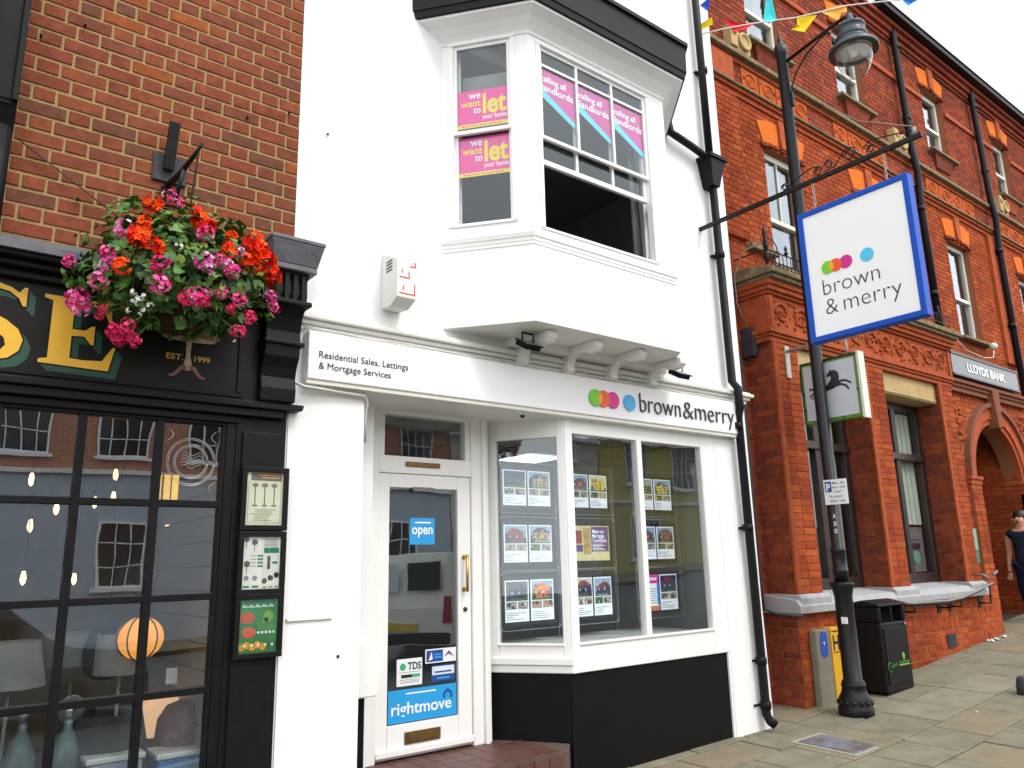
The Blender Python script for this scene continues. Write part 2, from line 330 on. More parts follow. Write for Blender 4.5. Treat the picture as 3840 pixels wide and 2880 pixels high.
mat('yellow', (.78, .43, .025), .45, .06); mat('shadow_green', (.004, .058, .032), .5, .1); mat('gold_small', (.60, .34, .05), .5, .1)
mat('fascia_black', (.007, .007, .006), .45, .2, 5, .06, 40, spec=.2); mat('table_brown', (.21, .085, .05), .6, .4, 30); mat('table_pale', (.42, .30, .20), .6, .4, 40)
mat('magenta', (.86, .03, .30), .5, .02); mat('magenta_dark', (.55, .02, .24), .5, .04); mat('poster_yellow', (.90, .70, .02), .5, .03); mat('poster_white', (.85, .85, .85), .5, .02); mat('turquoise', (.07, .58, .68), .5, .03); mat('poster_pale', (.62, .72, .74), .6, .03)
mat('logo_green', (.16, .58, .02), .4, .02); mat('logo_amber', (.85, .36, .02), .4, .02); mat('logo_orange', (.82, .10, .02), .4, .02); mat('logo_pink', (.62, .02, .25), .4, .02); mat('logo_blue', (.055, .40, .75), .4, .02); mat('logo_sky', (.08, .53, .80), .4, .02); mat('ink', (.02, .02, .025), .4, .1)
mat('sign_blue', (.006, .075, .45), .5, .04, spec=.25); mat('sign_edge', (.04, .22, .62), .35, .05); mat('bank_green', (.10, .26, .025), .45, .05); mat('bank_grey', (.56, .58, .64), .4, .03); mat('bank_slate', (.035, .042, .055), .35, .1); mat('sign_slate', (.16, .175, .20), .35, .08)
mat('sticker_blue', (.02, .33, .70), .4, .03); mat('sticker_dark', (.02, .06, .30), .4, .03); mat('sticker_white', (.78, .80, .80), .4, .03); mat('sticker_green', (.05, .38, .18), .4, .05)
mat('red_print', (.62, .05, .06), .5, .05); mat('box_white', (.72, .72, .69), .5, .05, 8, .1, 40, stain=((.5, .48, .42, 1), 5, .64))
mat('cream_paper', (.84, .78, .56), .7, .05); mat('white_paper', (.84, .81, .72), .7, .05); mat('paper_ink', (.12, .11, .10), .7, .2); mat('paper_green', (.02, .20, .10), .6, .1); mat('poster_green', (.025, .20, .045), .5, .35, 8); mat('poster_red', (.62, .10, .04), .5, .3, 14); mat('poster_leaf', (.16, .36, .03), .5, .3, 14); mat('poster_orange', (.80, .34, .02), .5, .3, 16)
mat('green_plaque', (.02, .17, .08), .35, .06); mat('green_pale', (.16, .36, .24), .35, .08)
mat('utility_grey', (.21, .195, .15), .8, .15, 8, .3, 50); mat('plate_yellow', (.72, .38, .02), .5, .06); mat('plate_blue', (.02, .07, .36), .4, .05)
mat('bin_black', (.006, .006, .0065), .55, .25, 20, .15, 90, spec=.22); mat('bin_print_green', (.015, .17, .015), .5, .1); mat('bin_print_lime', (.20, .34, .03), .5, .1); mat('void', (.004, .004, .004), .9)
mat('leaf', (.075, .19, .02), .5, .55, 28); mat('leaf_dark', (.04, .115, .016), .55, .4, 25); mat('leaf_pale', (.22, .30, .035), .55, .3, 25); mat('stem', (.10, .14, .03), .6, .2); mat('liner', (.05, .032, .018), .95, .4, 30, .8, 60)
brickmat('petal_pink', [(0, (.78, .05, .26)), (.3, (.85, .12, .38)), (.6, (.68, .03, .18)), (.8, (.90, .32, .55))], .6, .1, .1)
brickmat('petal_pale', [(0, (.75, .16, .45)), (.3, (.82, .42, .64)), (.6, (.70, .08, .32)), (.85, (.85, .62, .74))], .6, .1, .1)
brickmat('petal_rose', [(0, (.62, .02, .10)), (.4, (.70, .04, .14)), (.7, (.78, .09, .22))], .6, .1, .1)
brickmat('petal_red', [(0, (.80, .035, .012)), (.3, (.86, .08, .012)), (.6, (.72, .02, .012)), (.8, (.88, .13, .02))], .6, .1, .1)
mat('petal_white', (.78, .80, .74), .6, .05)
mat('cable', (.60, .59, .55), .6, .1); mat('cable_dark', (.02, .02, .02), .6, .1); mat('wire', (.25, .23, .2), .5, .1)
mat('skin', (.60, .30, .19), .5, .08, 30); mat('hair_dark', (.012, .009, .008), .5, .3, 60); mat('cloth_navy', (.008, .012, .03), .85, .2, 40, .3, 200); mat('cloth_top', (.016, .02, .035), .85, .2, 40); mat('sandal', (.16, .09, .05), .6, .1)
mat('flag_yellow', (.80, .55, .02), .7, .06); mat('flag_red', (.70, .03, .04), .7, .06); mat('flag_aqua', (.05, .52, .56), .7, .06); mat('flag_blue', (.03, .10, .60), .7, .06); mat('flag_sky', (.06, .30, .75), .7, .06); mat('flag_orange', (.85, .42, .08), .7, .06); mat('string', (.7, .69, .66), .8, .05)
mat('shade_grey', (.20, .195, .18), .9, .12, 12); mat('shade_white', (.30, .29, .26), .9, .12, 12); mat('shade_dark', (.05, .05, .048), .8, .3, 20, .4, 50); mat('slatwood', (.27, .23, .145), .6, .1, 9); mat('marble_red', (.17, .075, .06), .5, .5, 7, stain=((.42, .33, .29, 1), 5, .56)); mat('lid_white', (.62, .62, .60), .5, .05); mat('box_blue', (.02, .16, .42), .5, .4, 9); mat('box_clear', (.30, .33, .40), .3, .1); mat('bottle_glass', (.14, .19, .20), .15, .2, 9)
mat('opp_blue', (.42, .48, .55), .8, .1, 5, .2, 40); mat('opp_yellow', (.55, .46, .14), .8, .08); mat('van_white', (.84, .84, .78), .3, .05, 4, coat=.5); mat('tyre', (.015, .015, .015), .8, .1); mat('lamp_red', (.35, .015, .015), .3, .05); mat('plate_num', (.65, .50, .03), .4, .02); mat('car_grey', (.10, .11, .13), .25, .08, 4, metal=.5, coat=.6)
def brick_texture_mat(name, c1, c2, cm, sc_=1.0):
    m = bpy.data.materials.new(name); m.use_nodes = True; n = m.node_tree; b = n.nodes['Principled BSDF']; b.inputs['Roughness'].default_value = .9
    geo = n.nodes.new('ShaderNodeNewGeometry'); sp = n.nodes.new('ShaderNodeSeparateXYZ'); cb = n.nodes.new('ShaderNodeCombineXYZ')
    n.links.new(geo.outputs['Position'], sp.inputs[0]); n.links.new(sp.outputs[0], cb.inputs[0]); n.links.new(sp.outputs[2], cb.inputs[1])
    bt = n.nodes.new('ShaderNodeTexBrick'); bt.inputs['Color1'].default_value = c1; bt.inputs['Color2'].default_value = c2; bt.inputs['Mortar'].default_value = cm
    bt.inputs['Scale'].default_value = sc_; bt.inputs['Brick Width'].default_value = .23; bt.inputs['Row Height'].default_value = .075; bt.inputs['Mortar Size'].default_value = .01
    n.links.new(cb.outputs[0], bt.inputs['Vector']); n.links.new(bt.outputs[0], b.inputs['Base Color']); MATS[name] = m
brick_texture_mat('opp_brick', (.42, .13, .08, 1), (.48, .17, .10, 1), (.50, .38, .28, 1))

# ------------------------------------------------------------------ ground
def sheet(name, x0, x1, y0, y1, dz, m, nx=40, ny=2, kind='structure', f=None):
    bd = B(); f = f or (lambda x, y: g(x))
    for j in range(ny + 1):
        for i in range(nx + 1):
            x = x0 + (x1 - x0) * i / nx; y = y0 + (y1 - y0) * j / ny; bd.v.append((x, y, f(x, y) + dz))
    for j in range(ny):
        for i in range(nx): a = j * (nx + 1) + i; bd.addf([a, a + 1, a + nx + 2, a + nx + 1])
    return tag(bd.build(name, m), kind=kind)
sheet('ground', -60, 120, -80, 80, -.6, 'asphalt', 90, 2)
sheet('road', -60, 120, -15.0, -3.45, -.19, 'asphalt', 90, 2)
pav = sheet('pavement', -14, 60, -3.3, 1.2, -.016, 'joint_sand', 120, 6, f=gz)
sheet('far_pavement', -14, 60, -18.2, -15.0, -.08, 'paving', 90, 1)
kb = tag(empty('kerb', (8, -3.38, g(8)), None, None), kind='structure')
x = -6.0
while x < 30:
    bd = B(); bd.prism([(x, -3.46, g(x) - .2), (x + .895, -3.46, g(x + .9) - .2), (x + .895, -3.46, gz(x + .9, -3.3) + .0), (x, -3.46, gz(x, -3.3))], (0, .155, 0)); bd.build('kerb_stone', 'kerb', kb); x += .9
rs = random.Random(3); y = .52; row = 0
while y > -3.25:
    dy = (.62, .46, .62, .55, .62, .5, .6)[row % 7]; y1 = max(y - dy, -3.29); x = -2.0 - rs.random() * .6
    while x < 21:
        ln = rs.choice((.62, .62, .78, .93)); a, b_ = x + .009, x + ln - .009
        if b_ > 2.5 or y1 < -1:
            bd = B(); q = .009; i = 0; dz = rs.uniform(-.003, .003); tl = [rs.uniform(-.002, .002) for _ in range(4)]
            cs = [(a, y1 + q), (b_, y1 + q), (b_, y - q), (a, y - q)]
            bd.v = [(px, py, gz(px, py) - .05) for px, py in cs] + [(px, py, gz(px, py) - .005 + dz + tl[k]) for k, (px, py) in enumerate(cs)]
            ins = [(a + .006, y1 + q + .006), (b_ - .006, y1 + q + .006), (b_ - .006, y - q - .006), (a + .006, y - q - .006)]
            bd.v += [(px, py, gz(px, py) + dz + tl[k]) for k, (px, py) in enumerate(ins)]
            for f in ((8, 9, 10, 11), (4, 5, 9, 8), (5, 6, 10, 9), (6, 7, 11, 10), (7, 4, 8, 11), (0, 1, 5, 4), (1, 2, 6, 5), (2, 3, 7, 6), (3, 0, 4, 7)): bd.addf(f)
            bd.build('paving_slab', rs.choice(('paving', 'paving', 'paving', 'paving', 'paving_warm', 'paving_pale')), pav)
        x += ln
    y = y1; row += 1

# ------------------------------------------------------------------ lamp shop on the left
LS = empty('brick_shop_building', (.5, 0, g(.5)), 'brown brick building with a black shopfront, lit lamps behind small panes, at the left edge', 'building')
bw = B(); bw.box(-6, 2.035, .0, .3, 3.45, 9.5); bw = bw.build('brick_wall', 'mortar_buff', LS)
tag(bw, 'brown brick wall with buff mortar joints')
CH, LSX, LHX = .1012, .272, .136
lay = brick_layout(-2.2, 2.035, 3.58, 8.6, CH, LSX, LHX, .015)
near = [q for q in lay if q[1] > .15 and q[2] < 4.95 + .72 * q[1]]
far = [q for q in lay if not (q[1] > .15 and q[2] < 4.95 + .72 * q[1])]
if len(near) > 298:
    near.sort(key=lambda q: q[2]); far += near[298:]; near = near[:298]
brick_objs(near, (0, 0, 0), X_, NY, 'brick_brown', bw)
brick_join('upper_bricks', far, (0, 0, 0), X_, NY, 'brick_brown', bw)
bd = B(); bd.prism([(-6, .02, 3.57), (-6, -.05, 3.55), (-6, -.26, 3.44), (-6, -.26, 3.40), (-6, .02, 3.40)], (7.83, 0, 0)); bd.build('lead_flashing', 'lead', LS)
fb = B(); fb.box(-6, 1.81, -.06, .28, 2.70, 3.30); fb = fb.build('fascia_board', 'fascia_black', LS)
bd = B()                                                    # cornice over the fascia
for (z0, z1, y) in ((3.28, 3.33, -.11), (3.33, 3.37, -.17), (3.37, 3.405, -.23)): bd.box(-6, 1.80, y, .25, z0, z1)
bd.build('fascia_cornice', 'black_satin', LS, bev=.008)
bd = B(); bd.box(-6, 2.03, -.10, .2, 2.655, 2.70); bd.box(-6, 2.0, -.07, .2, 2.60, 2.655); bd.box(-6, 1.72, -.03, .2, 2.55, 2.60)
bd.prism([(2.0, -.10, 2.655), (2.11, -.12, 2.66), (2.12, -.12, 2.70), (2.0, -.10, 2.705)], (0, .3, 0)); bd.build('lower_cornice', 'black_satin', LS, bev=.006)
bd = B(); bd.box(-6, 1.70, -.075, .0, 2.72, 2.74); bd.box(1.66, 1.69, -.074, 0, 2.75, 3.25); bd.build('fascia_moulding', 'black_satin', fb)
# big serif letters: yellow face over a black keyline and a green block shadow
def E_pts(x, z, w_, h_):
    P = [(0, 0), (.98, -.02), (1.06, .34), (1.02, .34), (.88, .12), (.62, .10), (.42, .11), (.42, .44), (.60, .45), (.70, .34), (.74, .34), (.74, .62), (.70, .62), (.60, .54), (.42, .54), (.42, .91), (.62, .92), (.84, .90), (.94, .70), (.98, .70), (.95, 1.0), (0, 1.0), (0, .95), (.12, .92), (.12, .08), (0, .05)]
    return [(x + a * w_, z + b_ * h_) for a, b_ in P]
def S_pts(x, z, w_, h_):
    cs = [(.90, .74), (.84, .84), (.70, .92), (.52, .945), (.36, .92), (.26, .84), (.25, .75), (.33, .67), (.50, .60), (.70, .53), (.88, .42), (.96, .28), (.92, .13), (.78, .02), (.56, -.03), (.34, -.01), (.18, .06), (.12, .0), (.06, .0), (.05, .34), (.10, .34), (.18, .18), (.34, .08), (.52, .06), (.66, .10), (.73, .19), (.70, .28), (.58, .36), (.36, .44), (.16, .54), (.06, .66), (.06, .80), (.16, .93), (.34, 1.01), (.54, 1.02), (.72, .98), (.84, .92), (.90, 1.0), (.95, 1.0), (.95, .74)]
    return [(x + a * w_, z + b_ * h_) for a, b_ in cs]
for fn, x, z, w_, h_ in ((E_pts, .50, 2.80, .38, .42), (S_pts, .07, 2.795, .36, .44)):
    sh = B(); pts = fn(x, z, w_, h_)
    sh.prism([(a + .045, -.061, b_ - .045) for a, b_ in pts], (0, -.001, 0), 0)
    for dx, dz in ((.010, -.010), (.02, -.02), (.03, -.03)): sh.prism([(a + dx, -.0612 - dx * .02, b_ + dz) for a, b_ in pts], (0, -.001, 0), 0)
    cx, cz = x + w_ / 2, z + h_ / 2
    for dx, dz in ((.009, 0), (-.009, 0), (0, .009), (0, -.009), (.007, .007), (.007, -.007)): sh.prism([(a + dx, -.0635 - (dx + dz) * .02, b_ + dz) for a, b_ in pts], (0, -.001, 0), 2)
    sh.prism([(a, -.0655, b_) for a, b_ in pts], (0, -.001, 0), 1)
    sh.build('letter', ['shadow_green', 'yellow', 'fascia_black'], fb)
for t_, x, w_ in (('EST.', 1.2, .105), ('1999', 1.375, .10)): B().text(t_, (x, -.0605, 2.926), X_, Z_, w_, .038, bold=.012).build('lettering', 'gold_small', fb)
bd = B()                                                    # painted pedestal table emblem
bd.prism([(1.335 + .20 * math.cos(a), -.0605, 3.095 + .035 * math.sin(a)) for a in [i * math.pi / 12 for i in range(24)]], (0, -.002, 0), 0)
bd.prism([(1.335 + .17 * math.cos(a), -.0630, 3.07 + .018 * math.sin(a)) for a in [i * math.pi / 12 for i in range(24)]], (0, -.001, 0), 1)
bd.prism([(1.317, -.061, 3.06), (1.322, -.061, 2.96), (1.310, -.061, 2.90), (1.325, -.061, 2.86), (1.350, -.061, 2.86), (1.362, -.061, 2.90), (1.348, -.061, 2.96), (1.353, -.061, 3.06)], (0, -.002, 0), 1)
for sx in (-1, 1): bd.prism([(1.337 + sx * .012, -.0613, 2.90), (1.337 + sx * .05, -.0613, 2.885), (1.337 + sx * .085, -.0613, 2.835), (1.337 + sx * .115, -.0613, 2.82), (1.337 + sx * .105, -.0613, 2.81), (1.337 + sx * .07, -.0613, 2.82), (1.337 + sx * .04, -.0613, 2.86), (1.337 + sx * .01, -.0613, 2.865)], (0, -.002, 0), 0)
bd.build('table_emblem', ['table_brown', 'table_pale'], fb)
# console bracket at the end of the fascia, pilaster below
bd = B()
prof = [(0, 2.71), (-.12, 2.71), (-.13, 2.80), (-.11, 2.88), (-.13, 2.95), (-.17, 3.02), (-.18, 3.12), (-.17, 3.2), (-.2, 3.30), (-.25, 3.36), (-.27, 3.45), (-.26, 3.55), (-.3, 3.60), (0, 3.62)]
bd.prism([(1.80, y, z) for y, z in prof], (.25, 0, 0)); bd.box(1.79, 2.07, -.31, .1, 3.36, 3.395); bd.box(1.785, 2.075, -.2, .1, 3.10, 3.13)
console = bd.build('console', 'black_satin', LS, bev=.008)
bd = B()
for k in range(4): bd.box(1.815 + k * .06, 1.845 + k * .06, -.292, -.2, 3.40, 3.585)
bd.build('flute', 'black_satin', console)
bd = B(); bd.box(1.77, 2.09, -.33, .1, 3.60, 3.64); bd.prism([(1.77, -.33, 3.64), (2.09, -.33, 3.64), (2.12, -.38, 3.79), (1.74, -.38, 3.79)], (0, .45, 0)); bd.box(1.735, 2.125, -.385, .1, 3.79, 3.82); bd.build('console_cap', 'lead', console, bev=.006)
bd = B(); bd.box(1.69, 2.035, -.02, .3, g(1.7) - .2, 2.6); bd.box(1.73, 2.0, -.04, 0, .2, 2.5); bd.box(1.68, 2.04, -.06, .2, g(1.7) - .2, .2)
bd.build('pilaster', 'black_satin', LS, bev=.006)
# shop window: frame bars and one pane for each light
win = B(); cols = [-1.83, -1.39, -.96, -.52, -.09, .35, .78, 1.22, 1.63]; rows = [.29, .87, 1.43, 2.01, 2.55]
for x in cols: win.box(x - .022, x + .022, .0, .07, .27, 2.56)
for z in rows: win.box(-1.85, 1.65, .005, .065, z - .022, z + .022)
win.box(1.63, 1.70, -.01, .1, .2, 2.56); win.box(-1.9, 1.69, -.005, .1, 2.53, 2.565)
win = win.build('shop_window', 'black_satin', LS, bev=.004)
for a, b_ in zip(cols, cols[1:]):
    for c, d in zip(rows, rows[1:]): bd = B(); bd.box(a + .018, b_ - .018, .034, .039, c + .018, d - .018); bd.build('pane', 'shop_glass', win)
bd = B(); bd.box(-6, 1.70, .0, .3, g(0) - .3, .27); bd.box(-6, 1.70, -.05, .2, .23, .27); bd.build('stall_riser', 'black_paint', LS, bev=.004)
bd = B(); bd.box(-6, -1.85, .0, .3, .2, 2.56); bd.build('shopfront_panel', 'black_satin', LS)
# black projecting bay at the far left of the upper wall
bd = B(); bd.box(-2, .22, -.16, .05, 4.32, 9); bd.box(-2, .05, -.22, -.1, 4.5, 9); bd.prism([(.235, -.17, 4.36), (.235, .02, 4.36), (.235, .02, 4.05), (.235, -.03, 4.08), (.235, -.1, 4.2)], (-.5, 0, 0)); bd.box(.20, .235, -.19, .02, 4.34, 9)
bd.build('upper_bay', 'black_paint', LS, bev=.006)
bd = B(); bd.tube([(.17, -.07, 3.45), (.17, -.07, 4.2)], .065, 10); bd.build('bay_pipe', 'pipe_black', LS)
# interior shell
def room(name, x0, x1, y0, y1, z0, z1, mw, mf, mc):
    bd = B(); bd.face([(x0, y1, z0), (x1, y1, z0), (x1, y1, z1), (x0, y1, z1)], 0); bd.face([(x0, y0, z0), (x0, y1, z0), (x0, y1, z1), (x0, y0, z1)], 0); bd.face([(x1, y0, z0), (x1, y0, z1), (x1, y1, z1), (x1, y1, z0)], 0)
    bd.face([(x0, y0, z0), (x1, y0, z0), (x1, y1, z0), (x0, y1, z0)], 1); bd.face([(x0, y0, z1), (x0, y1, z1), (x1, y1, z1), (x1, y0, z1)], 2)
    return bd
r_ = room('', -2.5, 1.95, .12, 3.2, .1, 2.68, 0, 0, 0).build('interior', ['lamp_shop_wall', 'room_floor', 'room_dark'], LS)
bd = B(); bd.box(-2.4, 1.62, .1, .62, .2, .29); bd.build('display_shelf', 'grey_wood', LS)
bd = B()
for k in range(12): bd.box(1.64, 1.70, .16, 1.5, .3 + k * .165, .455 + k * .165)
bd.build('slat_wall', 'slatwood', LS, bev=.004)

def lampgoods(name, label, cat, group=None): return lambda loc: empty(name, loc, label, cat, group)
bulbs = [(68, 1035, .9), (250, 1025, 1.3), (205, 1085, 1.6), (65, 1135, .8), (122, 1098, 1.1), (245, 1075, 1.0), (50, 1248, .7), (362, 1130, 1.5), (160, 1250, 1.7)]
bl_lab = ['bright bulb in the top left pane of the black shop window', 'small bulb high in the second column of shop panes', 'faint filament bulb just above the second row bar of the shop window', 'lit bulb low at the left edge in the second row of shop panes', 'lit bulb near the top of the left second row shop pane', 'lit bulb over the white framed reflection in the shop window', 'lit bulb at the bottom left corner of the second row shop pane', 'lit bulb beside the right mullion in the second row of shop panes', 'small amber bulb low in the middle second row shop pane']
for (px, py, dp), lb in zip(bulbs, bl_lab):
    d = ray(px, py); t = (dp - EYE.y) / d.y; p = EYE + d * t
    e = empty('pendant_bulb', (p.x, p.y, p.z - .05), lb, 'light bulb', 'hanging filament bulbs in the lamp shop window')
    bd = B(); bd.lathe([(.004, -.045), (.013, -.03), (.017, -.008), (.013, .018), (.009, .04)], p, 10); bd.build('glass_bulb', 'bulb', e)
    bd = B(); bd.lathe([(.014, .04), (.015, .085), (.006, .095)], p, 8); bd.tube([(p.x, p.y, p.z + .09), (p.x, p.y, 2.67)], .004, 5); bd.build('holder', 'cable_dark', e)
d = ray(303, 1378); p = EYE + d * ((.42 - EYE.y) / d.y)
e = empty('paper_lantern', (p.x, p.y, p.z - .14), 'glowing orange ribbed globe lantern behind the black mullion', 'lantern')
bd = B(); bd.ball(p, .145, 18, kz=.92); bd.build('shade', 'glow_orange', e)
for k in range(10):
    a = k * math.pi / 5 + .2; bd = B(); bd.tube([(p.x + .148 * math.cos(t) * math.cos(a), p.y + .148 * math.cos(t) * math.sin(a), p.z + .137 * math.sin(t)) for t in [(-1.5 + .25 * q) for q in range(13)]], .005, 5); bd.build('rib', 'shade_dark', e)
bd = B(); bd.lathe([(.03, .12), (.05, .15), (.02, .2), (.09, .42), (.03, .5)], p, 12); bd.build('hood', 'shade_dark', e)
bd = B(); bd.tube([(p.x, p.y, p.z + .48), (p.x, p.y, 2.67)], .006, 5); bd.build('flex', 'cable_dark', e)
d = ray(365, 1052); p = EYE + d * ((.3 - EYE.y) / d.y)
e = empty('box_lantern', (p.x, p.y, p.z - .08), 'square yellow glowing wall lantern in the top right shop pane', 'lantern')
bd = B(); bd.box(p.x - .052, p.x + .052, p.y - .05, p.y + .05, p.z - .085, p.z + .075); bd.build('glass_box', 'glow_yellow', e)
bd = B()
for sx in (-1, 1):
    for sy in (-1, 1): bd.box(p.x + sx * .052 - .005, p.x + sx * .052 + .005, p.y + sy * .05 - .005, p.y + sy * .05 + .005, p.z - .09, p.z + .08)
bd.box(p.x - .004, p.x + .004, p.y - .056, p.y - .051, p.z - .085, p.z + .075); bd.lathe([(.08, .075), (.03, .13), (.01, .16)], p, 4); bd.tube([(p.x, p.y, p.z + .15), (p.x, p.y, 2.67)], .005, 5); bd.build('lantern_frame', 'shade_dark', e)
# etched glass roundel on the top right pane
bd = B()
for r in (.155, .145, .11, .10): bd.tube([(1.425 + r * math.cos(a) * .98, .0315, 2.28 + r * math.sin(a)) for a in [k * math.pi / 16 for k in range(33)]], .0022, 4)
for k in range(5): bd.tube([(1.36 + q * .013, .0315, 2.25 + k * .02 + .012 * math.sin(q * .9)) for q in range(11)], .0018, 4)
for s_ in (-1, 1):
    for t_ in (-1, 1): bd.tube([(1.425 + s_ * (.17 - .05 * math.sin(q * .5)), .0315, 2.28 + t_ * (.12 + .016 * q)) for q in range(7)], .0025, 4)
bd.build('etched_roundel', 'steel', win)
def drum(name, label, px, py, dep, r0, r1, h_, m, cat='lampshade'):
    d = ray(px, py); p = EYE + d * ((dep - EYE.y) / d.y); e = empty(name, (p.x, p.y, p.z - h_ / 2), label, cat, 'lampshades on show in the black shop window')
    bd = B(); bd.lathe([(r0, -h_ / 2), (r1, h_ / 2), (r1 - .006, h_ / 2), (r0 - .006, -h_ / 2)], p, 20, caps=False); bd.build('shade', m, e)
    bd = B(); bd.tube([(p.x, p.y, .29), (p.x, p.y, p.z)], .012, 8); bd.lathe([(.09, 0), (.085, .015), (.02, .03)], (p.x, p.y, .29), 14); bd.build('stand', 'steel_dull', e)
drum('drum_lampshade', 'pale grey drum lampshade in the third row, second column of shop panes', 262, 1410, .55, .16, .15, .25, 'shade_white')
drum('drum_lampshade', 'wide grey drum lampshade in the third row beside the left mullion', 160, 1400, .9, .22, .21, .2, 'shade_grey')
drum('drum_lampshade', 'pale tapered lampshade at the left edge of the shop window', 25, 1435, .5, .19, .14, .26, 'shade_white')
drum('drum_lampshade', 'large dark charcoal lampshade in the bottom row of shop panes', 228, 1590, .5, .26, .2, .28, 'shade_dark')
drum('drum_lampshade', 'cream glowing lampshade in the bottom right shop pane', 342, 1545, .75, .13, .12, .24, 'glow_cream')
d = ray(230, 1410); p = EYE + d * ((.7 - EYE.y) / d.y)
e = empty('dark_globe_lamp', (p.x, p.y, p.z - .15), 'dark woven globe shade hanging beside the glowing orange lantern', 'lampshade'); bd = B(); bd.ball(p, .15, 16, kz=1.1)
for k in range(14): bd.tube([(p.x + .155 * math.cos(t) * math.cos(k * .45), p.y + .155 * math.cos(t) * math.sin(k * .45), p.z + .17 * math.sin(t)) for t in [(-1.5 + .3 * q) for q in range(11)]], .006, 4)
bd.build('shade', 'shade_dark', e); bd = B(); bd.tube([(p.x, p.y, p.z + .15), (p.x, p.y, 2.67)], .006, 5); bd.build('flex', 'cable_dark', e)
d = ray(395, 1570); p = EYE + d * ((.45 - EYE.y) / d.y)
bd = B(); bd.lathe([(.05, -.19), (.14, -.18), (.17, -.05), (.16, .06), (.11, .14), (.03, .17)], p, 18); o = bd.build('stone_lamp', 'marble_red'); tag(o, 'mottled red stone lamp in the bottom right shop pane', 'lamp'); 
for (px, py, w_, h_, m1, lb) in ((375, 1640, .25, .20, 'box_blue', 'blue patterned storage box with a white lid at the bottom of the shop window'), (240, 1650, .30, .15, 'box_clear', 'clear storage box with a white lid at the bottom of the shop window')):
    d = ray(px, py); p = EYE + d * ((.28 - EYE.y) / d.y); zt = p.z + .03
    e = empty('storage_box', (p.x, p.y, zt - h_), lb, 'storage box'); bd = B(); bd.box(p.x - w_ / 2, p.x + w_ / 2, p.y - .12, p.y + .12, zt - h_, zt); bd.build('tub', m1, e, bev=.01)
    bd = B(); bd.box(p.x - w_ / 2 - .012, p.x + w_ / 2 + .012, p.y - .132, p.y + .132, zt + .001, zt + .035); bd.build('lid', 'lid_white', e, bev=.008)
for (px, py, lb) in ((45, 1600, 'tall glass table lamp base at the bottom left of the shop window'), (145, 1590, 'slender glass lamp base in the bottom row beside the left mullion')):
    d = ray(px, py); p = EYE + d * ((.4 - EYE.y) / d.y); e = empty('glass_lamp_base', (p.x, p.y, .3), lb, 'lamp')
    bd = B(); bd.lathe([(.08, .3), (.085, p.z - .1), (.05, p.z), (.025, p.z + .05), (.025, p.z + .1)], (p.x, p.y, 0), 16); bd.build('glass_body', 'bottle_glass', e); bd = B(); bd.lathe([(.028, p.z + .1), (.028, p.z + .17)], (p.x, p.y, 0), 10); bd.build('collar', 'steel', e)
d = ray(371, 1460); p = EYE + d * ((.5 - EYE.y) / d.y); bd = B(); bd.box(p.x - .035, p.x + .035, p.y, p.y + .006, p.z - .05, p.z + .05); tag(bd.build('price_card', 'poster_white'), 'small white price card in the third row right shop pane', 'card')
# poster frames on the pilaster
def frame_poster(z0, z1, label, fill, bgm, extra):
    e = empty('poster_frame', (1.885, -.05, z0), label, 'poster', 'poster frames on the black pilaster')
    x0, x1 = 1.765, 2.015; bd = B(); f_ = .035
    bd.box(x0 - f_, x1 + f_, -.075, -.041, z0 - f_, z0); bd.box(x0 - f_, x1 + f_, -.075, -.041, z1, z1 + f_); bd.box(x0 - f_, x0, -.075, -.041, z0, z1); bd.box(x1, x1 + f_, -.075, -.041, z0, z1); bd.build('frame', 'black_satin', e, bev=.004)
    bd = B(); bd.box(x0, x1, -.055, -.042, z0, z1, 0); fill(bd, x0, x1, z0, z1); bd.build('sheet', [bgm] + extra, e)
    bd = B(); bd.box(x0, x1, -.066, -.062, z0, z1); bd.build('pane', 'glass', e)
rp = random.Random(5)
def rect(bd, a, b_, c, d, m, y=-.0555): bd.box(a, b_, y - .0012, y, c, d, m)
def disc(bd, x, z, r, m, y=-.0557, kz=1.0): bd.prism([(x + r * math.cos(a), y, z + r * kz * math.sin(a)) for a in [k * math.pi / 7 for k in range(14)]], (0, -.001, 0), m)
def fillA(bd, x0, x1, z0, z1):
    rect(bd, x0 + .03, x1 - .01, z1 - .055, z1 - .005, 1); bd.box(x0 + .10, x1 - .03, -.0575, -.0568, z1 - .038, z1 - .030, 2); bd.box(x0 + .08, x1 - .02, -.0575, -.0568, z1 - .022, z1 - .016, 2)
    for k in range(3):
        x = x0 + .06 + k * .065; rect(bd, x - .003, x + .003, z0 + .13, z1 - .09, 1); disc(bd, x, z1 - .085, .022, 3, kz=.6); rect(bd, x - .018, x + .018, z0 + .125, z0 + .133, 1)
    for k in range(6): rect(bd, x0 + .03 + rp.random() * .04, x1 - .04 - rp.random() * .05, z0 + .03 + k * .014, z0 + .034 + k * .014, 3)
    for q in ((x0 + .015, x0 + .017, z0 + .015, z1 - .06), (x1 - .014, x1 - .012, z0 + .015, z1 - .06), (x0 + .015, x1 - .012, z0 + .015, z0 + .017)): rect(bd, *q, 3)
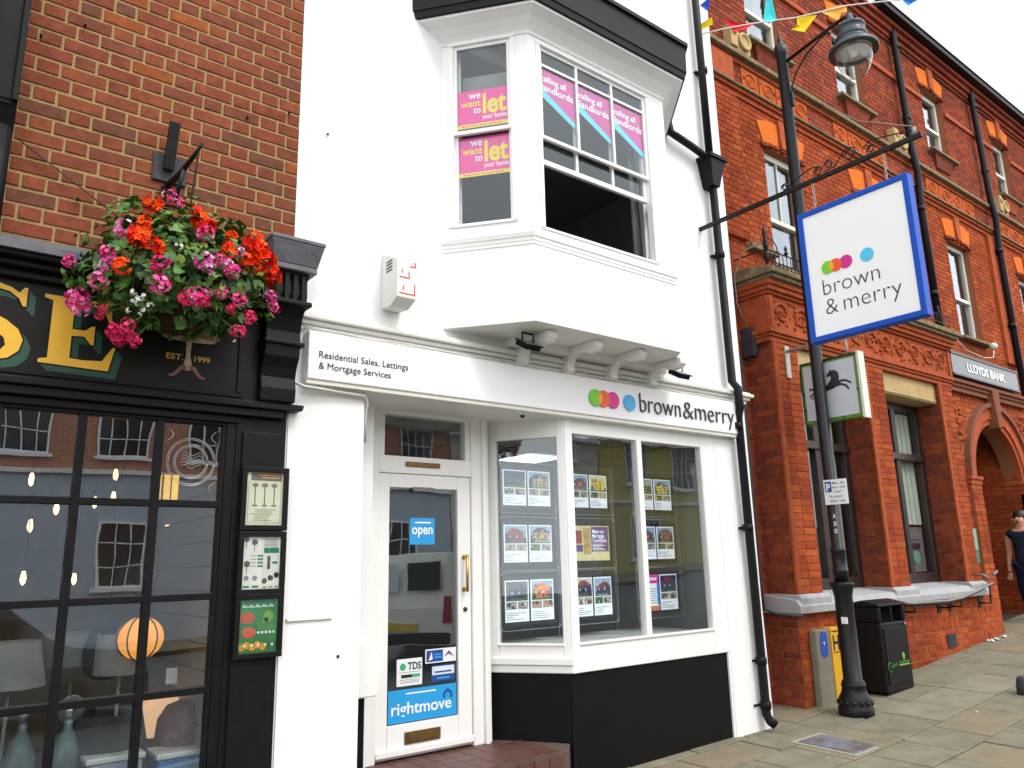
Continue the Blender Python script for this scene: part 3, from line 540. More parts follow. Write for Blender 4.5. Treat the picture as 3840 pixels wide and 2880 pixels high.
def fillB(bd, x0, x1, z0, z1):
    rect(bd, x0 + .14, x1 - .01, z1 - .105, z1 - .072, 2)
    for k in range(5): rect(bd, x0 + .14, x1 - .02, z1 - .02 - k * .011, z1 - .016 - k * .011, 3)
    for (x, z) in ((.02, .32), (.075, .30), (.03, .16)): disc(bd, x0 + x, z0 + z, .02, 1); rect(bd, x0 + x - .002, x0 + x + .002, z0 + z - .06, z0 + z, 1)
    for k in range(4): rect(bd, x0 + .10, x0 + .135, z0 + .14 + k * .022, z0 + .152 + k * .022, 2); rect(bd, x0 + .05, x0 + .09, z0 + .145 + k * .022, z0 + .149 + k * .022, 3)
    rect(bd, x0 + .165, x0 + .185, z0 + .125, z0 + .21, 1); rect(bd, x0 + .20, x0 + .235, z0 + .16, z0 + .175, 2)
    for k in range(3): disc(bd, x0 + .15 + k * .04, z0 + .05 + k * .018, .018, 4); rect(bd, x0 + .14 + k * .04, x0 + .165 + k * .04, z0 + .008, z0 + .014, 1)
    for k in range(2): rect(bd, x0 + .01 + k * .06, x0 + .05 + k * .06, z0 + .01, z0 + .022, 2); disc(bd, x0 + .03 + k * .055, z0 + .07, .016, 3)
def fillC(bd, x0, x1, z0, z1):
    disc(bd, x0 + .05, z1 - .115, .05, 1, kz=.7); disc(bd, x0 + .065, z1 - .205, .046, 1, kz=.75); disc(bd, x1 - .06, z1 - .11, .035, 2, kz=1.1); disc(bd, x1 - .08, z1 - .135, .02, 2)
    for k in range(5): disc(bd, x0 + .02 + k * .035, z0 + .035 + (k % 2) * .012, .022, 3)
    for k in range(14): rect(bd, x0 + .02 + k * .0145, x0 + .029 + k * .0145, z1 - .05, z1 - .032 - (k * 7 % 3) * .006, 4)
    for k in range(5): rect(bd, x0 + .12 + k * .025, x0 + .135 + k * .025, z0 + .115, z0 + .13, 4)
    for k in range(4): rect(bd, x0 + .12, x1 - .01 - rp.random() * .03, z0 + .14 + k * .012, z0 + .144 + k * .012, 2)
    for k in range(5): disc(bd, x0 + .04 + k * .045, z0 + .045, .009, 4, y=-.057)
frame_poster(1.875, 2.225, 'cream poster of standard lamps, topmost frame on the black pilaster', fillA, 'cream_paper', ['paper_ink', 'gold_small', 'wire'])
frame_poster(1.465, 1.80, 'white poster of small lamps with green labels, middle frame on the pilaster', fillB, 'white_paper', ['paper_ink', 'paper_green', 'wire', 'shade_dark'])
frame_poster(1.07, 1.40, 'green poster with red and orange shapes, lowest frame on the pilaster', fillC, 'poster_green', ['poster_red', 'poster_leaf', 'poster_orange', 'poster_white'])

# ------------------------------------------------------------------ white estate agent building
WB = empty('white_shop_building', (4.7, 0, g(4.7)), 'white rendered shop building with a projecting upper bay window between two brick buildings', 'building')
bd = B(); wall_open(bd, 2.04, 7.40, g(7) - .25, 9.6, 0, .12, [(2.64, 6.76, g(7) - .25, 2.92), (3.55, 5.92, 3.72, 6.35)])
bd.box(7.24, 7.395, .121, .62, g(7) - .3, 9.6); bd.box(2.05, 2.2, .121, .62, 3, 9.6)
wall = bd.build('rendered_wall', 'white_render', WB)
bd = B(); bd.box(2.09, 2.42, -.03, -.002, 1.245, 1.268); bd.build('wall_ledge', 'white_render', wall, bev=.004)
# piers either side of the shop opening
bd = B(); bd.box(2.05, 2.635, -.012, -.001, g(2) - .2, 2.84); bd.build('pier', 'white_render', wall)
bd = B(); bd.prism([(6.78, -.015, g(7) - .25), (7.36, -.055, g(7) - .25), (7.36, -.012, 2.86), (6.80, -.006, 2.86)], (0, .10, 0)); bd.build('pier', 'white_render', wall, bev=.01)
# cornice above the fascia sign
bd = B()
for (z0, z1, y, xe) in ((3.285, 3.325, -.03, 7.42), (3.325, 3.36, -.055, 7.46), (3.36, 3.40, -.085, 7.50), (3.40, 3.42, -.06, 7.47)): bd.box(2.045, xe, y, .02, z0, z1)
bd.build('cornice', 'old_white', WB, bev=.009)
# recessed door with its frame
DY = .5
bd = B()
bd.box(2.86, 3.035, DY - .02, DY + .1, .12, 2.95); bd.box(3.955, 4.14, DY - .02, DY + .1, .12, 2.95); bd.box(3.036, 3.954, DY - .015, DY + .1, 2.345, 2.49); bd.box(3.036, 3.954, DY - .01, DY + .1, 2.84, 2.95)
bd.box(3.036, 3.09, DY - .005, DY + .08, 2.49, 2.84); bd.box(3.90, 3.954, DY - .005, DY + .08, 2.49, 2.84); bd.box(4.06, 4.10, DY - .05, DY - .021, .12, 2.94); bd.box(2.90, 2.94, DY - .05, DY - .021, .12, 2.94)
df = bd.build('door_frame', 'white_paint', WB, bev=.006)
bd = B(); bd.box(3.091, 3.899, DY + .03, DY + .036, 2.491, 2.839); bd.build('pane', 'glass', df)
bd = B(); bd.box(3.28, 3.62, DY - .03, DY - .016, 2.405, 2.445); bd.build('name_plate', 'brass_dark', df, bev=.004)
bd = B(); bd.box(2.645, 2.87, .27, DY + .1, .66, 2.95); bd.prism([(2.66, .20, .66), (2.90, .20, .66), (2.93, .20, .90), (2.86, .20, 1.02), (2.66, .20, 1.06)], (0, .15, 0)); bd.build('jamb_moulding', 'white_paint', df, bev=.01)
bd = B(); bd.box(2.645, 2.875, .36, DY + .02, g(2.6) - .1, .655); bd.build('plinth_block', 'black_paint', df)
x0, x1, z0, z1 = 3.04, 3.95, .135, 2.342
bd = B(); bd.box(x0, x0 + .105, DY, DY + .045, z0, z1); bd.box(x1 - .135, x1, DY, DY + .045, z0, z1); bd.box(x0 + .106, x1 - .136, DY, DY + .045, z1 - .115, z1); bd.box(x0 + .106, x1 - .136, DY, DY + .045, z0, .375); bd.box(x0 - .002, x1 + .002, DY - .025, DY - .001, z0 + .02, z0 + .07)
door = bd.build('door', 'white_paint', WB, bev=.006)
bd = B(); bd.box(x0 + .106, x1 - .136, DY + .018, DY + .024, .376, z1 - .116); bd.build('pane', 'shop_glass', door)
bd = B(); bd.tube([(3.875, DY - .055, 1.36), (3.875, DY - .055, 1.67)], .013, 8)
for z in (1.38, 1.65): bd.tube([(3.875, DY - .055, z), (3.875, DY, z)], .011, 8); bd.lathe([(.022, 0), (.02, .008)], (3.875, DY, z), 10, ax=NY)
bd.build('handle', 'brass', door)
bd = B(); bd.box(3.30, 3.63, DY - .012, DY, .225, .315, 0); bd.box(3.325, 3.605, DY - .016, DY - .0125, .243, .297, 1); bd.build('letter_plate', ['brass_dark', 'brass_dark'], door, bev=.003)
bd = B(); bd.lathe([(.02, 0), (.018, .012), (.004, .013)], (3.885, DY, 1.215), 12, ax=NY); bd.build('lock', 'ink', door)
bd = B(); bd.box(3.36, 3.56, DY - .02, DY + .002, 2.20, 2.235); bd.build('door_closer', 'shade_grey', door)
# tiled step
bd = B(); bd.prism([(2.66, -.16, -.3), (4.42, -.16, -.3), (4.60, .02, -.3), (4.24, .56, -.3), (2.66, .56, -.3)], (0, 0, .415)); step = bd.build('door_step', 'grout', WB)
for i in range(11):
    for j in range(5):
        a, c = 2.67 + i * .155, -.155 + j * .14
        if a + .15 > 4.42 + (c + .14) * .9 or a + .15 > 4.60 - max(0, c) * .62: continue
        bd = B(); bd.box(a, a + .148, c, c + .133, .10, .121); bd.build('tile', 'tile_red', step, bev=.002)
for i in range(11):
    for j in range(2):
        a = 2.67 + i * .155; bd = B(); bd.box(a, a + .148, -.172, -.161, -.13 + j * .12, -.02 + j * .12); bd.build('tile', 'tile_red', step, bev=.002)
# shop bay: canted side and front window over a black stall riser
P0, P1, P2 = Vector((4.20, .60, 0)), Vector((4.64, 0, 0)), Vector((6.78, 0, 0))
cd = (P1 - P0).normalized(); cn = Vector((cd.y, -cd.x, 0)); CL = (P1 - P0).length
bay = B()
bay.obox(P0, cd, Z_, cn, -.06, .10, .66, 2.95, -.07, 0); bay.obox(P0, cd, Z_, cn, CL - .07, CL - .002, .66, 2.95, -.07, 0); bay.obox(P0, cd, Z_, cn, .10, CL - .07, 2.70, 2.95, -.07, -.002); bay.obox(P0, cd, Z_, cn, .10, CL - .07, .66, .90, -.07, -.002)
bay.box(4.645, 4.74, -.008, .07, .66, 2.95); bay.box(6.56, 6.79, -.006, .07, .66, 2.95); bay.box(4.741, 6.559, -.004, .07, 2.735, 2.95); bay.box(4.741, 6.559, -.004, .07, .66, .90); bay.box(5.585, 5.655, -.01, .07, .90, 2.735)
bayo = bay.build('shop_window', 'white_paint', WB, bev=.007)
bd = B(); bd.obox(P0, cd, Z_, cn, .085, CL - .06, .885, .905, -.05, .012); bd.obox(P0, cd, Z_, cn, -.07, CL + .02, .73, .79, .001, .03); bd.obox(P0, cd, Z_, cn, -.07, CL + .01, .665, .725, .001, .016); bd.box(4.73, 6.57, -.02, .04, .885, .905)
bd.build('sill', 'white_paint', bayo, bev=.006)
bd = B(); bd.obox(P0, cd, Z_, cn, .10, CL - .07, .90, 2.70, -.036, -.030); bd.build('pane', 'glass', bayo)
for a, b_ in ((4.741, 5.584), (5.656, 6.559)): bd = B(); bd.box(a, b_, .030, .036, .90, 2.734); bd.build('pane', 'glass', bayo)
bd = B(); bd.box(4.64, 6.77, .02, .12, g(5) - .3, .659); bd.obox(P0, cd, Z_, cn, -.04, CL - .01, g(4.5) - .3, .659, -.12, -.02); bd.build('stall_riser', 'black_paint', WB)
bd = B(); bd.prism([(2.645, -.088, 2.872), (6.9, -.088, 2.872), (6.9, .6, 2.872), (2.645, .6, 2.872)], (0, 0, .02)); bd.build('soffit', 'white_paint', WB)
bd = B(); bd.lathe([(.022, 0), (.018, -.02), (.004, -.022)], (4.25, .10, 2.872), 12); bd.build('soffit_spotlight', 'ink', WB)
room('', 2.70, 7.23, .125, 4.6, .11, 2.90, 0, 0, 0).build('interior', ['room_white', 'room_floor', 'ceiling_tile'], WB)
bd = B(); bd.prism([(4.70, .08, .80), (6.75, .08, .80), (6.75, 1.05, .80), (4.3, 1.05, .80), (4.3, .66, .80)], (0, 0, .06)); bd.build('display_sill', 'sill_white', WB)
bd = B()
for k in range(8): bd.box(2.7, 7.2, .6 + k * .6, .615 + k * .6, 2.885, 2.899)
for k in range(8): bd.box(2.9 + k * .6, 2.915 + k * .6, .2, 4.6, 2.886, 2.8985)
bd.build('ceiling_grid', 'room_grey', WB)
for (a, c) in ((5.95, 2.15), (3.3, 3.5)):
    bd = B(); bd.box(a, a + .58, c, c + .58, 2.87, 2.884); bd.build('ceiling_light', 'light_panel', WB)
bd = B(); bd.box(3.4, 5.2, 2.6, 3.2, .12, .8); tag(bd.build('desk', 'room_grey', bev=.01), 'grey desk inside the estate agent shop', 'desk')
e = empty('office_chair', (6.15, 1.9, .12), 'dark chair standing inside the shop behind the right window', 'chair')
bd = B(); bd.box(5.95, 6.35, 1.7, 2.1, .52, .58); bd.build('seat', 'room_dark', e, bev=.02); bd = B(); bd.box(5.95, 6.35, 2.08, 2.13, .62, 1.05); bd.build('backrest', 'room_dark', e, bev=.02)
for sx in (5.98, 6.32):
    for sy in (1.73, 2.07): bd = B(); bd.box(sx - .015, sx + .015, sy - .015, sy + .015, .12, .52); bd.build('leg', 'room_dark', e)
# display panels with property cards
PAPER = ['white_paper_lit', 'c_sky', 'c_a', 'c_b', 'c_c', 'c_green', 'ink_text', 'c_dark']
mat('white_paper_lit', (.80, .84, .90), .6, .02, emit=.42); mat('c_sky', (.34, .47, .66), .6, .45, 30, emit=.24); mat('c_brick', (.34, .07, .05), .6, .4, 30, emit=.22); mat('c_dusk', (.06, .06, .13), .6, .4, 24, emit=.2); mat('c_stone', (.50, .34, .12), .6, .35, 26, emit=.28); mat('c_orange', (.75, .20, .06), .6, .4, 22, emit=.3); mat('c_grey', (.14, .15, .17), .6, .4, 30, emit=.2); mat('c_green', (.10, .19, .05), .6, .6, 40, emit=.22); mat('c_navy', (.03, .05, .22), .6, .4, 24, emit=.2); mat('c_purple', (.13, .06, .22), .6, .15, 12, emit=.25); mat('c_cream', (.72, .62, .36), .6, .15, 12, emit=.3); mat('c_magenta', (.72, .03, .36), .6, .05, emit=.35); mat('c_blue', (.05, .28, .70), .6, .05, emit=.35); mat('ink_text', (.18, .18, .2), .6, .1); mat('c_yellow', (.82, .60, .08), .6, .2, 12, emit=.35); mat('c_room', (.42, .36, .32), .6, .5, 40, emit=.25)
def card(parent, x0, x1, z0, z1, y, sky, wallm, roof, kind, seed):
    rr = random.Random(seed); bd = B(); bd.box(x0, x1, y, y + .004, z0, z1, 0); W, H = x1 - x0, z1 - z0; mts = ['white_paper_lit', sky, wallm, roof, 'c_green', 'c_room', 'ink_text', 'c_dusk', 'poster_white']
    def rc(a, b_, c, d, m, k=1): bd.box(x0 + a * W, x0 + b_ * W, y - .0008 * k, y - .0008 * k + .0006, z0 + c * H, z0 + d * H, m)
    def pg(pts, m, k): bd.prism([(x0 + a * W, y - .0008 * k, z0 + c * H) for a, c in pts], (0, -.0003, 0), m)
    if kind == 'house':
        rc(.04, .96, .50, .97, 1); a = rr.uniform(.08, .2); b_ = rr.uniform(.75, .95); e_ = rr.uniform(.72, .80)
        rc(a, b_, .55, e_, 2, 2); m_ = (a + b_) / 2 + rr.uniform(-.1, .1); pg([(a - .04, e_), (b_ + .03, e_), (m_ + rr.uniform(.05, .2), e_ + .13), (m_ - rr.uniform(.05, .2), e_ + .13)], 3, 3); rc(.04, .96, .50, .53 + rr.random() * .03, 4, 3)
        pg([(m_ - .02, e_ - .02), (m_ + .2, e_ - .02), (m_ + .09, e_ + .11)], 2, 4)
        for k in range(4): u_ = a + .06 + k * (b_ - a - .1) / 4; rc(u_, u_ + .08, .66, .72, 7 if k % 2 else 8, 4); rc(u_, u_ + .08, .575, .635, 7, 4)
        for k in range(5): u_ = rr.choice((rr.uniform(.04, .16), rr.uniform(.76, .88))); rc(u_, u_ + .08, .52, .60 + rr.random() * .2, rr.choice((4, 7)), 5)
        for k in range(9): u_ = rr.uniform(.05, .85); c_ = rr.uniform(.53, .85); rc(u_, u_ + .03 + rr.random() * .07, c_, c_ + .02 + rr.random() * .04, rr.choice((2, 3, 7, 7, 4)), 6)
        rc(.04, .48, .30, .48, 4 if rr.random() < .5 else 5); rc(.52, .96, .30, .48, 5)
        for (q, c0) in ((.04, .30), (.52, .30)):
            for k in range(5): u_ = q + rr.random() * .32; w_ = .04 + rr.random() * .1; c_ = c0 + rr.random() * .1; rc(u_, min(u_ + w_, q + .44), c_, c_ + .03 + rr.random() * .06, rr.choice((2, 3, 7, 8, 4)), 2)
        for k in range(4): rc(.05, .3 + rr.random() * .6, .055 + k * .05, .068 + k * .05, 6)
    return bd.build('card', mts, parent)
cx = [(4.48, 5.07), (5.345, 5.86), (6.30, 6.88)]; rz = [(2.13, 2.47), (1.595, 1.945), (1.055, 1.43)]
styles = [[('c_navy', 'c_dusk', 'c_navy'), ('c_sky', 'c_stone', 'c_dusk'), ('c_sky', 'c_brick', 'c_dusk'), ('c_cream', 'c_yellow', 'c_stone'), ('c_sky', 'c_green', 'c_stone'), ('c_sky', 'c_yellow', 'c_grey')],
          [('c_sky', 'c_brick', 'c_brick'), ('c_sky', 'c_stone', 'c_dusk'), None, None, ('c_sky', 'c_brick', 'c_dusk'), ('c_sky', 'c_brick', 'c_grey')],
          [('c_grey', 'c_dusk', 'c_grey'), ('c_sky', 'c_orange', 'c_orange'), ('poster_white', 'c_dusk', 'c_brick'), ('c_sky', 'c_dusk', 'c_brick'), None, ('c_navy', 'c_dusk', 'c_brick')]]
rown = ['top', 'middle', 'bottom']; coln = ['left', 'centre', 'right']
for r in range(3):
    for c in range(3):
        (a, b_), (z0, z1) = cx[c], rz[r]; yp = .72
        e = empty('property_display', ((a + b_) / 2, yp, z0 - .06), '%s illuminated property display in the %s column behind the shop window' % (rown[r], coln[c]), 'display', 'property displays hung in the shop window')
        bd = B(); bd.box(a - .035, b_ + .035, yp, yp + .012, z0 - .035, z1 + .035); bd.build('backing', 'ink', e)
        bd = B(); bd.box(a - .075, b_ + .075, yp - .022, yp - .018, z0 - .075, z1 + .075); bd.build('acrylic_sheet', 'acrylic', e); ex0, ex1, ez0, ez1 = a - .075, b_ + .075, z0 - .075, z1 + .075; bd = B(); bd.tube([(ex0, yp - .02, ez0), (ex1, yp - .02, ez0), (ex1, yp - .02, ez1), (ex0, yp - .02, ez1), (ex0, yp - .02, ez0)], .003, 4); bd.build('sheet_edge', 'cable', e)
        for sx in (a - .055, b_ + .055):
            for sz in (z0 - .055, z1 + .055): bd = B(); bd.lathe([(.010, 0), (.010, .012)], (sx, yp - .018, sz), 8, ax=NY); bd.build('stud', 'steel', e)
        m_ = (a + b_) / 2; yc = yp - .006
        for k, (p, q) in enumerate(((a, m_ - .012), (m_ + .012, b_))):
            st = styles[r][c * 2 + k]
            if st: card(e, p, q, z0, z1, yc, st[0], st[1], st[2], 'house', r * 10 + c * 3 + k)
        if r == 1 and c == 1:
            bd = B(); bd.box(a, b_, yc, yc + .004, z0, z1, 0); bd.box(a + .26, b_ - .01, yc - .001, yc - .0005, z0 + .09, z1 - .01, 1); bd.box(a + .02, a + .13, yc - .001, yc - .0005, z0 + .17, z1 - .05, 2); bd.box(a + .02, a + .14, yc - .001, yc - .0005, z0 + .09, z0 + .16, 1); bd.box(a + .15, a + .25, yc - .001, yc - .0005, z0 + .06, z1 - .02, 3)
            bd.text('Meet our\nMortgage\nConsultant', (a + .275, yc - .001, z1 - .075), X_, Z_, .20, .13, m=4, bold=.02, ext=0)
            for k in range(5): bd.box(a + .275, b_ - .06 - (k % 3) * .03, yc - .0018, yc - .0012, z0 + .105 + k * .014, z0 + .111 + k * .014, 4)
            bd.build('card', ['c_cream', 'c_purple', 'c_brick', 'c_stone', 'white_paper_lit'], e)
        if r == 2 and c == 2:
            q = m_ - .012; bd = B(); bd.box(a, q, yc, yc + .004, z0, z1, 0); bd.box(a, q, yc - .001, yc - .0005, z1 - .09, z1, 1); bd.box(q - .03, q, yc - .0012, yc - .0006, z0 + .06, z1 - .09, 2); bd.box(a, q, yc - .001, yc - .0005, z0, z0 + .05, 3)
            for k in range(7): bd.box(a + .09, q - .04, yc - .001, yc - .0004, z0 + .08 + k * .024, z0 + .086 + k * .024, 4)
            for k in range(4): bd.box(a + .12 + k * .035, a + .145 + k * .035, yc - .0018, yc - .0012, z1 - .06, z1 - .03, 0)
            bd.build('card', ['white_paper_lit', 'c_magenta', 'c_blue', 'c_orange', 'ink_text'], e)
for c in range(3):
    bd = B()
    for xx in (cx[c][0] - .055, cx[c][1] + .055): bd.tube([(xx, .705, .861), (xx, .705, 2.89)], .003, 5)
    tag(bd.build('display_cable', 'steel'), 'pair of thin steel cables carrying the %s column of displays' % coln[c], 'cable', 'display hanging cables')
# stickers on the door glass
def sticker(name, label, x0, x1, z0, z1, mats, fn):
    y = DY + .0165; bd = B(); bd.box(x0, x1, y - .001, y, z0, z1, 0); fn(bd, x0, x1, z0, z1, y - .001); tag(bd.build(name, mats), label, 'sticker')
def st_open(bd, a, b_, c, d, y):
    bd.text('open', ((a + b_) / 2, y, (c + d) / 2 - .01), X_, Z_, .205, .085, m=1, align='C', bold=.02, ext=0, lift=.001); bd.box(a + .05, b_ - .04, y - .001, y - .0004, d - .045, d - .032, 1)
sticker('open_sticker', 'bright blue square open sign stuck on the shop door glass', 3.345, 3.59, 1.76, 1.98, ['sticker_blue', 'poster_white'], st_open)
def st_right(bd, a, b_, c, d, y):
    bd.text('rightmove', (a + .03, y, c + .06), X_, Z_, .56, .12, m=1, bold=.015, ext=0, lift=.001); bd.box(a + .16, b_ - .2, y - .001, y - .0004, d - .04, d - .03, 1)
    bd.prism([(b_ - .13, y - .001, c + .14), (b_ - .13, y - .001, c + .18), (b_ - .085, y - .001, c + .215), (b_ - .04, y - .001, c + .18), (b_ - .04, y - .001, c + .14), (b_ - .06, y - .001, c + .14), (b_ - .06, y - .001, c + .17), (b_ - .085, y - .001, c + .19), (b_ - .11, y - .001, c + .17), (b_ - .11, y - .001, c + .14)], (0, -.0003, 0), 2)
sticker('blue_sticker', 'wide blue lettered sticker along the bottom of the door glass', 3.16, 3.80, .385, .63, ['sticker_blue', 'poster_white', 'sticker_dark'], st_right)
def st_tds(bd, a, b_, c, d, y):
    bd.text('TDS', (a + .10, y, d - .085), X_, Z_, .125, .06, m=1, bold=.03, ext=0, lift=.001); disc(bd, a + .055, d - .06, .028, 2, y - .001); bd.box(a + .04, a + .14, y - .0012, y - .0005, c + .06, c + .085, 1); bd.box(a + .14, b_ - .02, y - .0012, y - .0005, c + .06, c + .085, 2)
    for k in range(3): bd.box(a + .03, b_ - .03, y - .0012, y - .0005, c + .02 + k * .012, c + .024 + k * .012, 3)
    bd.box(a + .02, b_ - .02, y - .0012, y - .0005, c + .10, c + .104, 3)
sticker('white_sticker', 'white and green sticker on the lower left of the door glass', 3.235, 3.47, .655, .86, ['sticker_white', 'ink', 'sticker_green', 'wire'], st_tds)
def st_b(bd, a, b_, c, d, y):
    bd.box(a + .01, a + .17, y - .001, y - .0004, c + .01, d - .01, 1); bd.prism([(a + .03, y - .0012, c + .02), (a + .07, y - .0012, c + .03), (a + .06, y - .0012, d - .02)], (0, -.0003, 0), 0); bd.box(a + .085, a + .16, y - .0014, y - .0008, c + .035, c + .05, 2); bd.box(a + .085, a + .15, y - .0014, y - .0008, c + .06, c + .07, 2)
    bd.prism([(b_ - .12, y - .0012, c + .04), (b_ - .07, y - .0012, d - .02), (b_ - .02, y - .0012, c + .035), (b_ - .07, y - .0012, c + .06)], (0, -.0003, 0), 3)
sticker('logo_sticker', 'white sticker with a blue panel and a purple arrow on the door glass', 3.50, 3.80, .805, .915, ['sticker_white', 'sticker_dark', 'sticker_blue', 'c_purple'], st_b)
def st_c(bd, a, b_, c, d, y): bd.box(a + .005, b_ - .005, y - .001, y - .0004, c + .05, d - .01, 1); bd.box(a + .03, b_ - .03, y - .0014, y - .0008, c + .065, c + .078, 0); bd.box(a + .05, b_ - .05, y - .001, y - .0004, c + .015, c + .03, 2)
sticker('navy_sticker', 'small navy and pale sticker above the wide blue door sticker', 3.56, 3.785, .66, .785, ['sticker_dark', 'poster_pale', 'sticker_blue'], st_c)

# fascia sign
FS = empty('fascia_sign', (4.7, -.05, 2.905), 'long white shop fascia sign with coloured dots and dark lettering', 'sign')
bd = B(); bd.box(2.14, 7.19, -.105, -.002, 2.905, 3.262); bd.build('sign_board', 'sign_white', FS, bev=.008)
bd = B(); bd.box(2.14, 7.18, -.09, .0, 2.875, 2.9035); bd.build('sign_trim', 'cream_frame', FS)
for t_, z, w_ in (('Residential Sales, Lettings', 3.068, .735), ('& Mortgage Services', 2.985, .585)): B().text(t_, (2.22, -.105, z), X_, Z_, w_, .066).build('lettering', 'ink', FS)
for t_, x, w_, h_ in (('brown', 5.555, .60, .185), ('&', 6.20, .155, .17), ('merry', 6.39, .65, .185)): B().text(t_, (x, -.105, 3.0), X_, Z_, w_, h_, ext=.012, lift=.003, bold=-.018).build('lettering', 'ink', FS)
def dots(parent, o, u, v, r, xs, flat=.0):
    N = Vector(u).cross(Vector(v)); O = Vector(o)
    def dsk(x, r_, k, m, nm, clip=None):
        bd = B(); pts = [O + Vector(u) * (x + r_ * math.cos(a)) + Vector(v) * r_ * math.sin(a) + N * (.003 + .0012 * k) for a in [i * math.pi / 18 for i in range(36)]]; bd.prism(pts, tuple(N * (.001 + flat))); bd.build(nm, m, parent)
    def lens(x1, x2, r_, k, m):
        h = math.acos((x2 - x1) / 2 / r_); pts = [O + Vector(u) * (x2 - r_ * math.cos(a)) + Vector(v) * r_ * math.sin(a) for a in [-h + 2 * h * i / 12 for i in range(13)]] + [O + Vector(u) * (x1 + r_ * math.cos(a)) + Vector(v) * r_ * math.sin(a) for a in [h - 2 * h * i / 12 for i in range(13)]]
        bd = B(); bd.prism([p + N * (.003 + .0012 * k + flat) for p in pts], tuple(N * .001)); bd.build('dot_overlap', m, parent)
    dsk(xs[2], r, 0, 'logo_pink', 'pink_dot'); dsk(xs[1], r, 1, 'logo_orange', 'orange_dot'); dsk(xs[0], r, 2, 'logo_green', 'green_dot'); lens(xs[0], xs[1], r, 4, 'logo_amber'); dsk(xs[3], r, 0, 'logo_blue' if flat else 'logo_sky', 'blue_dot')
dots(FS, (0, -.105, 3.075), X_, Z_, .08, (4.955, 5.06, 5.185, 5.41), .012)
for k, (zz, yy, off) in enumerate(((3.27, -.10, 0), (3.282, -.085, 1.3))):
    bd = B(); bd.tube([(2.1 + i * .1, yy, zz + .008 * math.sin(i * .7 + off) - (.02 if 18 < i < 28 else 0)) for i in range(51)], .006, 5); tag(bd.build('loose_cable', 'cable'), ('upper' if k else 'lower') + ' of two thin white cables lying along the top of the fascia sign', 'cable')
bd = B(); bd.tube([(2.06, -.03, 3.0), (2.05, -.05, 2.88), (2.12, -.09, 2.845), (2.4, -.06, 2.842), (2.62, -.05, 2.838), (2.655, -.02, 2.80), (2.66, .02, 2.7), (2.668, .03, 2.5)], .012, 6); tag(bd.build('loose_cable', 'cable'), 'thick white cable sagging below the left end of the fascia sign', 'cable')

# upper bay window
OP = [(3.35, 0), (3.85, -.61), (5.62, -.61), (6.12, 0)]
def offs(o):
    s_ = math.hypot(.5, .61); k = o * s_ / .61                    # where the offset cant meets the wall plane
    t = o * math.tan(math.atan2(.61, .5) / 2)
    return [(3.35 - k, .0), (3.85 - t, -.61 - o), (5.62 + t, -.61 - o), (6.12 + k, .0)]
def band(bd, o0, o1, z0, z1, ob=None, m=0):                        # o1 outer at top, ob outer at bottom
    ob = o1 if ob is None else ob; A, C, D_ = offs(o0), offs(o1), offs(ob)
    for i in range(3):
        bd.face([(*D_[i], z0), (*D_[i + 1], z0), (*C[i + 1], z1), (*C[i], z1)], m); bd.face([(*C[i], z1), (*C[i + 1], z1), (*A[i + 1], z1), (*A[i], z1)], m); bd.face([(*A[i], z0), (*A[i + 1], z0), (*D_[i + 1], z0), (*D_[i], z0)], m); bd.face([(*A[i + 1], z0), (*A[i], z0), (*A[i], z1), (*A[i + 1], z1)], m)
ob_ = B()
band(ob_, -.06, 0, 3.50, 4.35); band(ob_, -.06, 0, 6.17, 6.42)
fr = []
for i, (s0, s1, z0, z1) in enumerate(((.10, .62, 4.41, 6.15), (.13, 1.50, 4.35, 6.10), (.17, .69, 4.41, 6.15))):
    p, q = Vector((*OP[i], 0)), Vector((*OP[i + 1], 0)); d = (q - p).normalized(); n = Vector((d.y, -d.x, 0)); ln = (q - p).length
    ob_.obox(p, d, Z_, n, 0, s0, 4.35, 6.17, -.06, 0); ob_.obox(p, d, Z_, n, s1, ln, 4.35, 6.17, -.06, 0); ob_.obox(p, d, Z_, n, s0, s1, z1, 6.17, -.06, 0)
    if z0 > 4.36: ob_.obox(p, d, Z_, n, s0, s1, 4.35, z0, -.06, 0)
    fr.append((p, d, n, s0, s1, z0, z1))
orl = ob_.build('bay_window', 'white_paint', WB); tag(orl, 'white projecting bay window on the upper floor')
bd = B()
for (o, oo, z0, z1) in ((.006, .006, 4.17, 4.20), (.014, .010, 4.20, 4.235), (.028, .020, 4.235, 4.272)): band(bd, -.02, o, z0, z1, oo)
bd.build('sill_moulding', 'white_paint', orl)
bd = B()
for (o, oo, z0, z1) in ((.02, .010, 6.165, 6.19), (.05, .02, 6.19, 6.22), (.11, .05, 6.22, 6.27), (.19, .11, 6.27, 6.31), (.20, .20, 6.31, 6.335)): band(bd, -.02, o, z0, z1, oo)
bd.build('eaves_moulding', 'white_paint', orl)
bd = B(); band(bd, .05, .235, 6.337, 6.40, .225); band(bd, .06, .25, 6.40, 6.69, .245); band(bd, .05, .275, 6.69, 6.73); bd.build('gutter', 'gutter_black', orl)
bd = B(); A = offs(.13); T = [(3.6, .0), (4.1, -.02), (5.37, -.02), (5.87, .0)]
for i in range(3): bd.face([(*A[i], 6.72), (*A[i + 1], 6.72), (*T[i + 1], 7.25), (*T[i], 7.25)])
bd.build('bay_roof', 'gutter_black', orl)
bd = B(); bd.face([(*q, 3.502) for q in offs(-.02)]); bd.face([(*q, 3.498) for q in reversed(offs(0))]); bd.build('bay_soffit', 'white_paint', orl)
bd = B(); bd.box(3.98, 5.93, -.16, -.001, 3.43, 3.497); bd.box(4.0, 5.91, -.06, -.001, 3.427, 3.43); bd.build('soffit_box', 'white_paint', orl, bev=.006)
